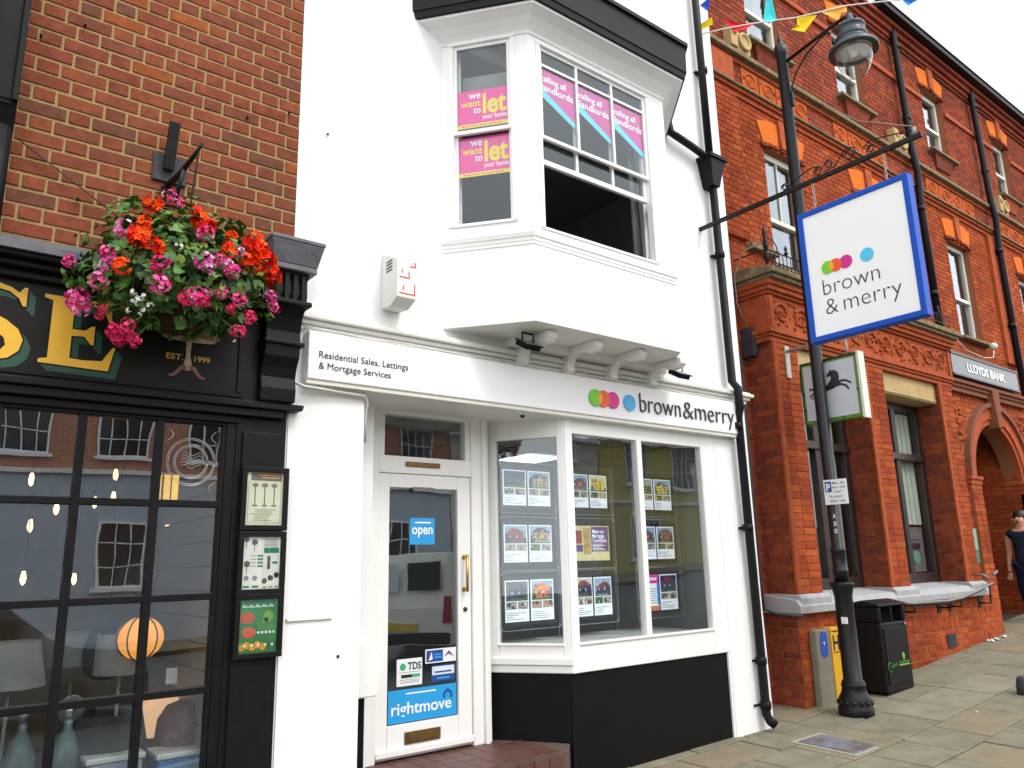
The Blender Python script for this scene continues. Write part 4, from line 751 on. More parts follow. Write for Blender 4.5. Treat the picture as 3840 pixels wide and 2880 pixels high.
for x in (4.08, 4.62, 5.18, 5.74):                                   # curved brackets under the bay
    bd = B(); prof = [(-.001, 3.496), (-.50, 3.496), (-.50, 3.44), (-.46, 3.405), (-.36, 3.40), (-.30, 3.43), (-.22, 3.44), (-.15, 3.41), (-.115, 3.35), (-.12, 3.30), (-.08, 3.27), (-.001, 3.27)]
    pts = [(x, y, z - .0) for y, z in prof]; bd.prism(pts, (.09, 0, 0)); bd.build('bracket', 'white_paint', orl, bev=.006)
def sashbars(p, d, n, s0, s1, z0, z1, w_, dep, vb=(), hb=()):
    bd = B(); bd.obox(p, d, Z_, n, s0, s0 + w_, z0, z1, dep - .035, dep); bd.obox(p, d, Z_, n, s1 - w_, s1, z0, z1, dep - .035, dep); bd.obox(p, d, Z_, n, s0 + w_, s1 - w_, z0, z0 + w_, dep - .034, dep - .001); bd.obox(p, d, Z_, n, s0 + w_, s1 - w_, z1 - w_, z1, dep - .034, dep - .001)
    for s_ in vb: bd.obox(p, d, Z_, n, s_ - .013, s_ + .013, z0 + w_, z1 - w_, dep - .033, dep - .003)
    for z in hb: bd.obox(p, d, Z_, n, s0 + w_, s1 - w_, z - .012, z + .012, dep - .032, dep - .004)
    return bd
for i, (p, d, n, s0, s1, z0, z1) in enumerate(fr):
    if i == 1:
        t3 = (s1 - s0) / 3; vb = (s0 + t3, s0 + 2 * t3)
        up = sashbars(p, d, n, s0, s1, 5.20, z1, .03, -.012, vb, (5.93,)).build('upper_sash', 'white_frame', orl)
        lo = sashbars(p, d, n, s0, s1, 4.975, 5.84, .045, -.05, vb).build('lower_sash', 'white_frame', orl); lo['label'] = 'lower sash pushed up, leaving the window open'
        ed = [s0 + .03, *vb, s1 - .03]
        for a, b_ in zip(ed, ed[1:]):
            for c, e_ in ((5.23, 5.918), (5.942, z1 - .03)): bd = B(); bd.obox(p, d, Z_, n, a + .01, b_ - .01, c, e_, -.032, -.028); bd.build('pane', 'bay_glass', orl)
            bd = B(); bd.obox(p, d, Z_, n, a + .01, b_ - .01, 5.02, 5.19, -.072, -.068); bd.build('pane', 'bay_glass', orl)
    else:
        sashbars(p, d, n, s0, s1, 5.27, z1, .03, -.008).build('upper_sash', 'white_frame', orl); sashbars(p, d, n, s0, s1, z0, 5.33, .03, -.045).build('lower_sash', 'white_frame', orl)
        bd = B(); bd.obox(p, d, Z_, n, s0 + .03, s1 - .03, 5.30, z1 - .03, -.03, -.026); bd.build('pane', 'bay_glass', orl); bd = B(); bd.obox(p, d, Z_, n, s0 + .03, s1 - .03, z0 + .03, 5.30, -.066, -.062); bd.build('pane', 'bay_glass', orl)
    bd = B(); bd.obox(p, d, Z_, n, s0 - .045, s1 + .045, z1 + .001, z1 + .03, .001, .016); bd.obox(p, d, Z_, n, s0 - .045, s0, z0 - .02, z1, .001, .012); bd.obox(p, d, Z_, n, s1, s1 + .045, z0 - .02, z1, .001, .012); bd.obox(p, d, Z_, n, s0 - .03, s1 + .03, z0 - .025, z0 - .001, .001, .012); bd.build('architrave', 'white_paint', orl, bev=.004)
room('', 2.4, 7.2, .125, 3.4, 3.56, 6.40, 0, 0, 0).build('upper_interior', ['room_white', 'room_grey', 'room_white'], WB)
bd = B(); bd.face([(*q, 3.56) for q in offs(-.065)]); bd.face([(*q, 6.40) for q in offs(-.065)]); bd.build('bay_floor', 'room_dark', WB)
bd = B()
for k in range(9): bd.tube([(5.30 + .03 * math.sin(k * 2) + k * .02, -.42 + k * .012, 4.38), (5.29 + k * .022, -.40 + k * .014, 6.0)], .022, 6)
tag(bd.build('curtain', 'shade_grey'), 'grey curtain drawn to the right side of the open upper window', 'curtain')
# posters behind the bay panes
def poster(p, d, n, s0, s1, z0, z1, dep, label, mats, fn, cat='poster', grp=None):
    O = p + n * dep; bd = B(); bd.obox(O, d, Z_, n, s0, s1, z0, z1, -.002, 0, 0); fn(bd, O, d, n, s0, s1, z0, z1); tag(bd.build('window_poster', mats), label, cat, grp)
def let(bd, O, d, n, a, b_, c, e_):
    W, H = b_ - a, e_ - c; at = lambda s_, z: O + d * (a + s_ * W) + Vector((0, 0, c + z * H))
    bd.obox(O, d, Z_, n, a, b_, c, c + .10 * H, 0, .0012, 1); D3 = tuple(d); kw = dict(ext=0, lift=.0015)
    bd.text('let', at(.50, .36), D3, Z_, .47 * W, .56 * H, m=1, bold=.03, **kw); bd.text('we', at(.22, .78), D3, Z_, .24 * W, .14 * H, m=2, bold=.02, **kw); bd.text('want', at(.06, .57), D3, Z_, .40 * W, .16 * H, m=1, bold=.02, **kw); bd.text('to', at(.31, .38), D3, Z_, .15 * W, .16 * H, m=2, bold=.02, **kw); bd.text('your home', at(.49, .20), D3, Z_, .48 * W, .17 * H, m=2, bold=.02, **kw)
    for k in range(9): bd.obox(O, d, Z_, n, a + (.08 + k * .09) * W, a + (.15 + k * .09) * W, c + .035 * H, c + .06 * H, .0012, .0018, 3)
p, d, n, s0, s1, z0, z1 = fr[0]
poster(p, d, n, s0 + .03, s1 - .03, 5.335, 5.70, -.034, 'pink and yellow letting poster in the upper sash of the left bay window', ['magenta', 'poster_yellow', 'poster_white', 'magenta_dark'], let, grp='letting posters in the bay window')
poster(p, d, n, s0 + .03, s1 - .03, 4.885, 5.26, -.070, 'pink and yellow letting poster in the lower sash of the left bay window', ['magenta', 'poster_yellow', 'poster_white', 'magenta_dark'], let, grp='letting posters in the bay window')
bd = B(); bd.obox(p, d, Z_, n, s0 + .03, s1 - .03, 5.72, 5.95, -.2, -.19, 0); tag(bd.build('roller_blind', 'shade_white'), 'pale blind behind the upper sash of the left bay window', 'blind')
def landl(bd, O, d, n, a, b_, c, e_):
    W, H = b_ - a, e_ - c; q = lambda s_, z, k: tuple(O + d * (a + s_ * W) + n * k + Vector((0, 0, c + z * H)))
    bd.prism([q(0, .44, .0005), q(1, .0, .0005), q(1, .12, .0005), q(0, .62, .0005)], tuple(n * .0005), 1)
    bd.text('calling all', q(.04, .76, .001), tuple(d), Z_, .72 * W, .17 * H, m=2, bold=.02, ext=0, lift=.001); bd.text('landlords', q(.06, .56, .001), tuple(d), Z_, .90 * W, .15 * H, m=2, bold=.02, ext=0, lift=.001)
p, d, n, s0, s1, z0, z1 = fr[1]; t3 = (s1 - s0) / 3
for k, w_ in enumerate(('left', 'middle', 'right')):
    a, b_ = s0 + t3 * k + .02, s0 + t3 * (k + 1) - .02; O = p + n * -.036; bd = B()
    c, e_ = 5.43, 5.90; W, H = b_ - a, e_ - c; q = lambda s_, z, kk: tuple(O + d * (a + s_ * W) + n * kk + Vector((0, 0, c + z * H)))
    bd.prism([q(0, .44, 0), q(1, 0, 0), q(1, 1, 0), q(0, 1, 0)], tuple(n * -.002), 0); landl(bd, O, d, n, a, b_, c, e_)
    tag(bd.build('window_poster', ['magenta_dark', 'turquoise', 'poster_white']), 'purple landlord poster in the %s light of the front upper bay window' % w_, 'poster', 'purple posters in the front bay window')

# downpipe, hopper and swan-neck on the right of the white wall
DP = empty('downpipe', (7.1, -.09, g(7.1)), 'black cast downpipe with hopper running down the right edge of the white wall', 'downpipe')
bd = B(); bd.tube([(7.03, -.09, 9.6), (7.05, -.09, 6.15)], .046, 12); bd.tube([(7.06, -.09, 5.95), (7.10, -.09, 3.5), (7.12, -.14, 3.42), (7.13, -.14, 3.2), (7.14, -.10, 3.1), (7.17, -.10, .03), (7.18, -.13, -.03), (7.21, -.17, -.07)], .046, 12); bd.build('pipe', 'pipe_black', DP)
bd = B(); bd.prism([(6.92, -.2, 6.16), (7.20, -.2, 6.16), (7.15, -.17, 5.98), (7.12, -.15, 5.84), (6.99, -.15, 5.84), (6.96, -.17, 5.98)], (0, .2, 0)); bd.box(6.90, 7.22, -.22, .0, 6.16, 6.21); bd.build('hopper', 'pipe_black', DP, bev=.006)
bd = B(); bd.tube([(6.36, -.06, 6.5), (6.38, -.08, 6.33), (6.45, -.10, 6.30), (6.70, -.10, 6.26), (6.90, -.10, 6.22), (6.99, -.1, 6.2)], .044, 10); bd.build('swan_neck', 'pipe_black', DP)
for z in (9.0, 7.4, 5.0, 3.0, 1.9, .55, .12):
    x = 7.03 + (9.6 - z) * .0155 if z > 6 else 7.06 + (6 - z) * .0185; yy = -.10 if z < 3.2 else -.09
    bd = B(); bd.lathe([(.055, -.035), (.058, 0), (.055, .035)], (x, yy, z), 12); bd.box(x - (.11 if z < .2 else .065), x + .05, yy + .05, yy + .09, z - .010, z + .010); bd.build('collar', 'pipe_black', DP)
# alarm box, floodlights
AB = empty('alarm_box', (2.9, -.07, 3.55), 'white burglar alarm box with red marks on the white wall', 'alarm box')
bd = B(); bd.prism([(2.77, -.002, 3.56), (2.77, -.002, 4.03), (2.77, -.25, 3.92), (2.77, -.25, 3.60), (2.77, -.14, 3.55)], (.17, 0, 0)); ab = bd.build('housing', 'box_white', AB, bev=.008)
bd = B()
for k in range(4): bd.box(2.766, 2.7705, -.17, -.08, 3.84 + k * .026, 3.850 + k * .026)
bd.build('sounder_slots', 'ink', AB)
for (a, b_, c, e_) in ((2.79, 2.93, 3.63, 3.64), (2.92, 2.93, 3.64, 3.72), (2.82, 2.83, 3.66, 3.70), (2.79, 2.88, 3.76, 3.77), (2.81, 2.82, 3.80, 3.83), (2.87, 2.88, 3.77, 3.82), (2.885, 2.935, 3.86, 3.87), (2.925, 2.935, 3.87, 3.905)): B().box(a, b_, -.2525, -.2505, c, e_).build('red_mark', 'red_print', AB)
for x, lb in ((4.0, 'black floodlight under the left corner of the white bay'), (5.93, 'black floodlight under the right end of the white bay')):
    e = empty('floodlight', (x, -.34, 3.3), lb, 'floodlight', 'floodlights above the fascia sign'); sx = x
    bd = B(); bd.tube([(sx - .06, -.31, 3.49), (sx - .06, -.31, 3.39)], .007, 6); bd.tube([(sx + .06, -.31, 3.49), (sx + .06, -.31, 3.39)], .007, 6); bd.tube([(sx - .06, -.31, 3.488), (sx + .06, -.31, 3.488)], .007, 6); bd.build('bracket', 'black_satin', e)
    u, v = Vector((1, 0, 0)), Vector((0, -.86, -.5)); nn = u.cross(v); bd = B(); bd.obox((sx, -.28, 3.40), u, v, nn, -.08, .08, -.04, .12, -.02, .02); bd.obox((sx, -.28, 3.40), u, v, nn, -.095, .095, -.05, .135, -.032, -.02); bd.build('lamp_body', 'black_satin', e, bev=.006)
    bd = B(); bd.obox((sx, -.28, 3.40), u, v, nn, -.075, .075, -.03, .115, -.035, -.0325); bd.build('lens', 'steel', e)
# hole marks in the render
for (px, py) in ((708, 290), (730, 1418)):
    dd = ray(px, py); p = EYE + dd * ((-.0135 - EYE.y) / dd.y); bd = B(); bd.lathe([(.012, 0), (.009, .008)], p, 8, ax=NY); bd.build('wall_fixing', 'ink', WB)

# ------------------------------------------------------------------ red brick bank
BK = empty('bank_building', (13, .3, g(13)), 'tall orange red brick bank with stone lintels, terracotta bands and white sash windows', 'building')
YW = .5; rf = random.Random(11)
OPS = [(9.14, 10.08, 5.50, 7.36), (11.62, 12.55, 5.50, 7.36), (14.94, 15.90, 5.45, 7.38), (18.33, 19.25, 5.45, 7.38), (21.9, 22.8, 5.45, 7.38), (9.03, 9.93, 9.05, 10.52), (11.55, 12.47, 9.10, 10.52), (14.82, 15.72, 9.20, 10.58), (18.15, 19.02, 9.22, 10.6), (21.7, 22.6, 9.22, 10.6)]
bd = B(); wall_open(bd, 7.41, 26, g(7.4) - .3, 11.45, YW, .3, [(8.4, 13.1, 1.0, 4.3), (13.75, 16.2, g(7) - .3, 4.1)] + OPS); bd.box(7.41, 13.05, YW - .02, YW + 3, 11.451, 14.5)
bkw = bd.build('brick_wall', 'mortar_red', BK); tag(bkw, 'red brick wall of the bank')
lowlay = brick_layout(7.42, 8.25, g(7.6) - .1, 5.15, .085, .235, .118, .010)
uplay = brick_layout(7.42, 22, 5.15, 11.05, .085, .235, .118, .009, OPS) + brick_layout(7.42, 13.05, 11.46, 13.2, .085, .235, .118, .009)
rl = [q for q in brick_layout(16.2, 22, .3, 5.15, .085, .235, .118, .009)]
small = [q for q in lowlay if q[2] < .95]; brick_objs(small, (0, YW, 0), X_, NY, 'brick_dark', bkw)
brick_join('side_bricks', [q for q in lowlay if q[2] >= .95], (0, YW, 0), X_, NY, 'brick_dark', bkw)
fl2 = [q for q in uplay if q[2] < 8.0]; fl3 = [q for q in uplay if q[2] >= 8.0]
brick_join('first_floor_bricks', fl2, (0, YW, 0), X_, NY, 'brick_orange', bkw); brick_join('top_floor_bricks', fl3, (0, YW, 0), X_, NY, 'brick_dark', bkw); brick_join('far_bricks', rl, (0, YW, 0), X_, NY, 'brick_orange', bkw)
# ground floor block: brick base, stone plinth, three piers
YF = .10
bd = B(); bd.prism([(8.2, YF, g(8.2) - .3), (13.75, YF, g(8.2) - .3), (13.75, YF, .95), (8.2, YF, .95)], (0, .395, 0)); base = bd.build('brick_base', 'mortar_red', BK)
bl = [q for q in brick_layout(8.2, 13.75, -.14, .95, .0845, .235, .118, .012) if q[3] > g((q[0] + q[1]) / 2) - .03]
brick_objs(bl[:255], (0, YF, 0), X_, NY, 'brick_orange', base); 
if bl[255:]: brick_join('base_bricks', bl[255:], (0, YF, 0), X_, NY, 'brick_orange', base)
brick_join('base_side_bricks', brick_layout(-.5, -.1, -.14, .95, .0845, .235, .118, .012), (8.2, 0, 0), NY, NX, 'brick_dark', base)  # left return takes the darker brick: its shade is put into the colour
bd = B(); bd.prism([(8.13, .0, .95), (8.13, .0, 1.03), (8.13, .05, 1.10), (8.13, .49, 1.16), (8.13, .49, .95)], (5.07, 0, 0))
for (a, b_) in ((8.2, 8.83), (10.38, 11.01), (12.65, 13.215)): bd.prism([(a, .015, 1.03), (a, .015, 1.12), (a, .06, 1.16), (a, .45, 1.165), (a, .45, 1.03)], (b_ - a, 0, 0))
bd.build('stone_plinth', 'grey_stone', BK, bev=.008)
for (a, b_) in ((8.25, 8.78), (10.43, 10.96), (12.70, 13.17)):
    bd = B(); bd.box(a, b_, YF + .002, .60, 1.16, 4.2); pr = bd.build('brick_pier', 'mortar_red', BK)
    brick_join('pier_bricks', brick_layout(a, b_, 1.165, 4.2, .0845, .265, .265, .006), (0, YF + .002, 0), X_, NY, 'brick_orange', pr)
    brick_join('pier_bricks', brick_layout(-.6, -YF, 1.165, 4.2, .0845, .25, .125, .006), (a, 0, 0), NY, NX, 'brick_dark', pr)  # pier's left side coloured darker than its front, painting in the shade
    bd = B(); bd.box(a - .03, a + .05, YF - .03, YF + .001, 1.17, 4.2); bd.build('pier_roll', 'terracotta', pr)
for k, (a, b_) in enumerate(((8.78, 10.43), (10.96, 12.70))):          # stone lintels and timber windows
    bd = B(); bd.box(a + .001, b_ - .001, YF + .05, .62, 3.88, 4.199); bd.box(a + .06, b_ - .06, YF + .035, YF + .05, 3.90, 3.93); bd.build('stone_lintel', 'buff_stone', BK, bev=.006)
    fw = B(); y = .46; m_ = (a + b_) / 2 + .02
    for (p, q) in ((a, a + .13), (m_ - .06, m_ + .06), (b_ - .13, b_)): fw.box(p, q, y, y + .1, 1.16, 3.88)
    fw.box(a, b_, y + .005, y + .1, 1.16, 1.30); fw.box(a, b_, y - .03, y + .1, 2.98, 3.09); fw.box(a, b_, y + .005, y + .1, 3.76, 3.88)
    fwo = fw.build('timber_window', 'brown_timber', BK, bev=.01)
    for (p, q) in ((a + .13, m_ - .06), (m_ + .06, b_ - .13)):
        for (c, d) in ((1.30, 2.98), (3.09, 3.76)): bd = B(); bd.box(p, q, y + .05, y + .055, c, d); bd.build('pane', 'glass', fwo)
room('', 8.6, 13.1, .62, 2.5, 1.0, 4.1, 0, 0, 0).build('interior', ['room_grey', 'room_floor', 'room_white'], BK)
mat('blind_green', (.50, .58, .48), .8, .1, 5)
for (a, b_, z0) in ((8.95, 9.55, 1.35), (9.7, 10.25, 1.35), (11.15, 11.75, 1.35), (11.95, 12.55, 2.02)):
    bd = B()
    for k in range(int((b_ - a) / .075)): bd.box(a + k * .075, a + k * .075 + .07, .565 + .006 * (k % 2), .572 + .006 * (k % 2), z0, 3.75)
    bd.build('window_blind', 'blind_green', BK)
e = empty('cash_machine', (12.25, .60, 1.16), 'grey cash machine with a green screen in the right bank window', 'cash machine')
bd = B(); bd.box(11.93, 12.52, .57, .66, 1.31, 1.98); bd.build('panel', 'grey_metal', e, bev=.01); bd = B(); bd.box(12.0, 12.45, .555, .569, 1.80, 1.92); bd.build('header_strip', 'sign_slate', e); bd = B(); bd.box(12.08, 12.36, .55, .569, 1.66, 1.74); bd.build('screen_hood', 'ink', e); bd = B(); bd.lathe([(.10, 0), (.10, .012)], (12.22, .569, 1.53), 16, ax=NY); bd.build('round_badge', 'green_pale', e)
# entablature over the ground floor windows
bd = B()
for (z0, z1, y) in ((4.20, 4.26, .085), (4.26, 4.30, .06), (4.30, 4.36, .035), (4.36, 4.80, .07), (4.80, 4.84, .03), (4.84, 4.90, -.01), (4.90, 4.97, -.04)): bd.box(8.2 - (.1 - y) * .7, 13.2 + (.1 - y) * .3, y, .495, z0, z1)
ent = bd.build('entablature', 'terracotta', BK, bev=.008)
bd = B(); bd.box(8.10, 13.28, -.09, .495, 4.97, 5.02); bd.prism([(8.06, -.13, 5.02), (8.06, -.13, 5.09), (8.06, .2, 5.17), (8.06, .495, 5.17), (8.06, .495, 5.02)], (5.25, 0, 0)); bd.build('cornice', 'mossy_stone', BK, bev=.008)
for k in range(11):                                                    # carved foliage scrolls
    x = 8.46 + k * .44; bd = B(); sg = 1 if k % 2 else -1
    bd.tube([(x + (.17 - .006 * q) * math.cos(q * .42) * sg, .062, 4.58 + (.15 - .0055 * q) * math.sin(q * .42)) for q in range(24)], [.026 - .0007 * q for q in range(24)], 6)
    for q in range(22): bd.ball((x + rf.uniform(-.2, .2), .066, 4.58 + rf.uniform(-.17, .17)), rf.uniform(.012, .03), 6)
    bd.build('carved_scroll', 'terracotta', ent)
for x in (8.24, 13.14): bd = B(); bd.box(x - .04, x + .04, .045, .069, 4.37, 4.79); bd.build('frieze_block', 'terracotta', ent)
bd = B(); n = 0; x = 8.12                                              # iron cresting on the cornice
bd.tube([(8.1, -.04, 5.34), (13.2, -.04, 5.34)], .009, 5); bd.tube([(8.1, -.04, 5.20), (13.2, -.04, 5.20)], .009, 5); bd.tube([(8.1, -.04, 5.34), (8.1, .45, 5.34)], .009, 5)
while x < 13.2:
    bd.tube([(x, -.04, 5.15), (x, -.04, 5.34)], .006, 4)
    if n % 5 == 0: bd.lathe([(.012, 0), (.028, .04), (.012, .07), (.022, .10), (.003, .15)], (x, -.04, 5.34), 6)
    x += .085; n += 1
bd.lathe([(.02, 0), (.04, .1), (.02, .16), (.035, .26), (.02, .33), (.028, .4), (.004, .52)], (8.13, -.02, 5.16), 8); bd.tube([(8.16, -.04, 5.5), (8.26, -.04, 5.50), (8.34, -.04, 5.43), (8.36, -.04, 5.34)], .008, 5); bd.build('iron_cresting', 'cast_iron', BK)
# bands, eaves
bd = B()
for (z0, z1, y, xa) in ((7.93, 8.0, .46, 7.42), (8.0, 8.05, .42, 7.42), (8.50, 8.57, .46, 7.42)): bd.box(xa, 25, y, YW + .05, z0, z1)
bd.box(7.42, 8.5, .43, YW + .02, 5.72, 7.93); bd.box(7.42, 8.5, .43, YW + .02, 8.06, 8.5); bd.box(13.35, 14.05, .43, YW + .02, 5.2, 7.93); bd.box(16.85, 17.45, .43, YW + .02, 5.2, 7.93)
bd.build('terracotta_band', 'terracotta', BK, bev=.006)
bd = B()
for (z0, z1, y) in ((8.05, 8.10, .38), (8.57, 8.66, .38)): bd.prism([(7.41, y, z0), (7.41, y, z1 - .02), (7.41, YW + .02, z1), (7.41, YW + .02, z0)], (18, 0, 0))
bd.box(8.5, 9.13, .40, YW + .02, 5.62, 5.70); bd.box(10.09, 14.9, .44, YW + .02, 5.40, 5.46); bd.build('stone_string', 'mossy_stone', BK, bev=.006)
brick_join('pilaster_bricks', brick_layout(7.42, 8.5, 5.74, 7.92, .085, .235, .118, .009), (0, .43, 0), X_, NY, 'brick_orange', BK)
for (a, b_) in ((12.6, 14.78), (15.76, 18.1), (19.1, 21.6), (7.42, 8.98), (9.98, 11.5)): B().box(a, b_, .45, YW + .02, 10.24, 10.34).build('window_band', 'terracotta', BK, bev=.006)
bd = B()
for (z0, z1, y) in ((11.06, 11.12, .46), (11.12, 11.2, .42), (11.2, 11.30, .36), (11.30, 11.38, .30)): bd.box(7.42, 26, y, YW + .05, z0, z1)
bd.build('eaves_cornice', 'brick_dark', BK, bev=.006)
bd = B(); bd.box(13.0, 26, .17, .33, 11.39, 11.50); bd.box(12.98, 26, .15, .345, 11.50, 11.53); bd.build('gutter', 'gutter_black', BK); bd = B(); bd.prism([(13.06, .3, 11.53), (13.06, 5, 13.8), (13.06, 5, 11.53)], (13, 0, 0)); bd.build('roof', 'gutter_black', BK)
for (a, b_) in ((8.75, 10.45), (11.2, 12.95), (14.4, 16.5), (17.8, 19.8)):
    bd = B(); n = int((b_ - a) / .42)
    for k in range(n):
        x0 = a + k * (b_ - a) / n; x1 = x0 + (b_ - a) / n - .03; bd.box(x0, x1, .475, YW + .01, 8.13, 8.48)
        xm = (x0 + x1) / 2; sg = 1 if k % 2 else -1
        bd.tube([(xm + (.155 - .006 * q) * math.cos(q * .42) * sg, .474, 8.305 + (.135 - .005 * q) * math.sin(q * .42)) for q in range(24)], [.022 - .0006 * q for q in range(24)], 6)
        for q in range(20): bd.ball((x0 + .04 + rf.random() * (x1 - x0 - .08), .482, 8.17 + rf.random() * .27), .010 + rf.random() * .014, 6)
    bd.build('frieze_panel', 'frieze_clay', BK)
def sash(x0, x1, z0, z1, split, bars):
    y = YW + .10; bd = B(); w_ = .055
    bd.box(x0, x0 + w_, y, y + .09, z0, z1); bd.box(x1 - w_, x1, y, y + .09, z0, z1); bd.box(x0 + w_, x1 - w_, y + .001, y + .09, z1 - .09, z1); bd.box(x0 + w_, x1 - w_, y + .001, y + .09, z0, z0 + .07); bd.box(x0 + w_, x1 - w_, y - .012, y + .06, split - .035, split + .03)
    m_ = (x0 + x1) / 2
    if bars: bd.box(m_ - .012, m_ + .012, y + .006, y + .05, split, z1 - .09)
    wo = bd.build('sash_window', 'cream_frame', BK, bev=.006)
    eds = [(x0 + w_, m_ - .012), (m_ + .012, x1 - w_)] if bars else [(x0 + w_, x1 - w_)]
    for a, b_ in eds: bd = B(); bd.box(a, b_, y + .03, y + .034, split + .03, z1 - .09); bd.build('pane', 'dark_glass', wo)
    bd = B(); bd.box(x0 + w_, x1 - w_, y + .05, y + .054, z0 + .07, split - .035); bd.build('pane', 'dark_glass', wo)
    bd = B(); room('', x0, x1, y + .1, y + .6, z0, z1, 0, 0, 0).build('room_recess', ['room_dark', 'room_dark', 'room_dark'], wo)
    bd = B()
    for k in range(5): bd.tube([(x0 + .06 + k * .04, y + .16 + .02 * (k % 2), z0 + .05), (x0 + .06 + k * .05, y + .16 + .02 * (k % 2), z1 - .05)], .024, 6); bd.tube([(x1 - .06 - k * .035, y + .16 + .02 * (k % 2), z0 + .05), (x1 - .06 - k * .045, y + .16 + .02 * (k % 2), z1 - .05)], .024, 6)
    bd.build('curtain', 'shade_white', wo)
    bd = B(); bd.prism([(x0 - .12, YW - .14, z0 - .07), (x0 - .12, YW - .14, z0 - .02), (x0 - .12, YW + .11, z0 + .01), (x0 - .12, YW + .11, z0 - .07)], (x1 - x0 + .24, 0, 0)); bd.build('window_sill', 'mossy_stone', BK, bev=.006)
    if z0 > 8: bd = B(); bd.prism([(x0 + .06, YW - .09, z0 - .071), (x1 - .06, YW - .09, z0 - .071), (x1 - .16, YW - .04, z0 - .34), (x0 + .16, YW - .04, z0 - .34)], (0, .10, 0)); bd.build('sill_apron', 'brick_dark', BK)
    # flat gauged arch in two halves with a dark key block
    zt = z1
    for sgn in (-1, 1):
        xo = m_ + sgn * ((x1 - x0) / 2 + .14); xi = m_ + sgn * .10; xe = m_ + sgn * ((x1 - x0) / 2)
        pts = [(xe, zt - .0), (m_ + sgn * .30, zt + .05), (xi, zt + .07), (xi, zt + .46), (m_ + sgn * .32, zt + .44), (xo, zt + .37)]
        n = 5; bd = B(); bd.prism([(a, YW - .03, c) for a, c in pts], (0, .06, 0)); bd.build('gauged_arch', 'gauged_orange', BK, bev=.004)
    bd = B(); bd.prism([(m_ - .075, YW - .07, zt + .06), (m_ + .075, YW - .07, zt + .06), (m_ + .11, YW - .07, zt + .52), (m_ - .11, YW - .07, zt + .52)], (0, .1, 0)); bd.build('keystone', 'terracotta', BK, bev=.01)
    bd = B()
    for k in range(9): a = math.pi * (k + .5) / 9; x = m_ - math.cos(a) * (x1 - x0 + .06) / 2; bd.box(x - .055, x + .055, YW - .05, YW + .08, zt - .03 + .055 * math.sin(a), zt + .03 + .055 * math.sin(a))
    bd.build('arch_hood', 'brick_dark', BK, bev=.008)
for (a, b_, c, d) in OPS: sash(a, b_, c, d, c + (d - c) * (.43 if c < 8 else .46), c < 6 and a < 11)
for x in (8.42, 13.12, 17.66):                                          # carved stone consoles on the upper band
    e_ = B(); e_.box(x, x + .16, .36, YW + .02, 8.66, 9.02); e_.box(x + .17, x + .5, .40, YW + .02, 8.661, 8.97); e_.lathe([(.14, 0), (.14, .05), (.10, .05), (.09, .02), (.01, .02)], (x + .335, .40, 8.83), 18, ax=NY); e_.lathe([(.06, 0), (.05, .03)], (x + .08, .36, 8.9), 12, ax=NY); e_.build('stone_console', 'buff_stone', BK, bev=.012)
for (x, zb) in ((13.7, 4.9), (17.1, 1.2)):
    bd = B(); bd.tube([(x, .38, 11.4), (x, .38, 11.2), (x + .02, .36, 8.75), (x + .04, .33, 8.3), (x + .05, .36, 7.8), (x + .12, .38, zb)], .06, 10)
    for z in (10.9, 9.4, 7.6, 6.0): bd.lathe([(.075, -.04), (.075, .04)], (x + .03, .37, z), 10)
    bd.build('downpipe', 'pipe_black', BK)
# entrance bay
YE, AX, AR, ZS = .25, 14.96, .96, 2.80
bd = B()
def ent_face(bd, x0, x1, z0, z1): bd.box(x0, x1, YE, YE + .3, z0, z1)
ent_face(bd, 13.21, AX - AR, g(13) - .3, ZS); ent_face(bd, AX + AR, 16.6, g(13) - .3, ZS); N_ = 20
for sgn in (-1, 1):
    pts = [(AX + sgn * AR * math.cos(a), YE, ZS + AR * math.sin(a)) for a in [k * math.pi / 2 / N_ for k in range(N_ + 1)]]
    bd.prism(pts + [(AX, YE, 4.34), (AX + sgn * (1.75 if sgn < 0 else 1.64), YE, 4.34), (AX + sgn * (1.75 if sgn < 0 else 1.64), YE, ZS)], (0, .3, 0))
entw = bd.build('entrance_wall', 'mortar_red', BK)
el = [q for q in brick_layout(13.25, 16.6, g(13) - .1, 4.34, .0845, .235, .118, .008) if ((abs((q[0] + q[1]) / 2 - AX) > AR + .42) if q[2] < ZS else math.hypot((q[0] + q[1]) / 2 - AX, q[2] - ZS) > AR + .40)]
brick_join('entrance_bricks', el, (0, YE, 0), X_, NY, 'brick_orange', entw)
for (r0, r1, y, m_) in ((AR, AR + .10, YE - .02, 'terracotta'), (AR + .10, AR + .30, YE - .05, 'gauged_terracotta'), (AR + .30, AR + .38, YE - .10, 'mossy_terracotta')):
    if m_ not in MATS: mat(m_, (.40, .085, .032) if 'gauged' in m_ else (.22, .08, .045), .8, .25, 14, .4, 50)
    bd = B(); NN = 28
    for k in range(NN):
        a0, a1 = math.pi * k / NN, math.pi * (k + 1) / NN
        pts = [(AX + r * math.cos(a), y, ZS + r * math.sin(a)) for r, a in ((r0, a0), (r1, a0), (r1, a1), (r0, a1))]; bd.prism([pts[0], pts[3], pts[2], pts[1]], (0, .12, 0))
    bd.build('arch_ring', m_, BK)
bd = B(); bd.prism([(AX - .08, YE - .16, ZS + AR - .08), (AX + .08, YE - .16, ZS + AR - .08), (AX + .14, YE - .16, 4.36), (AX - .14, YE - .16, 4.36)], (0, .2, 0)); bd.build('keystone', 'mossy_terracotta', BK, bev=.015)
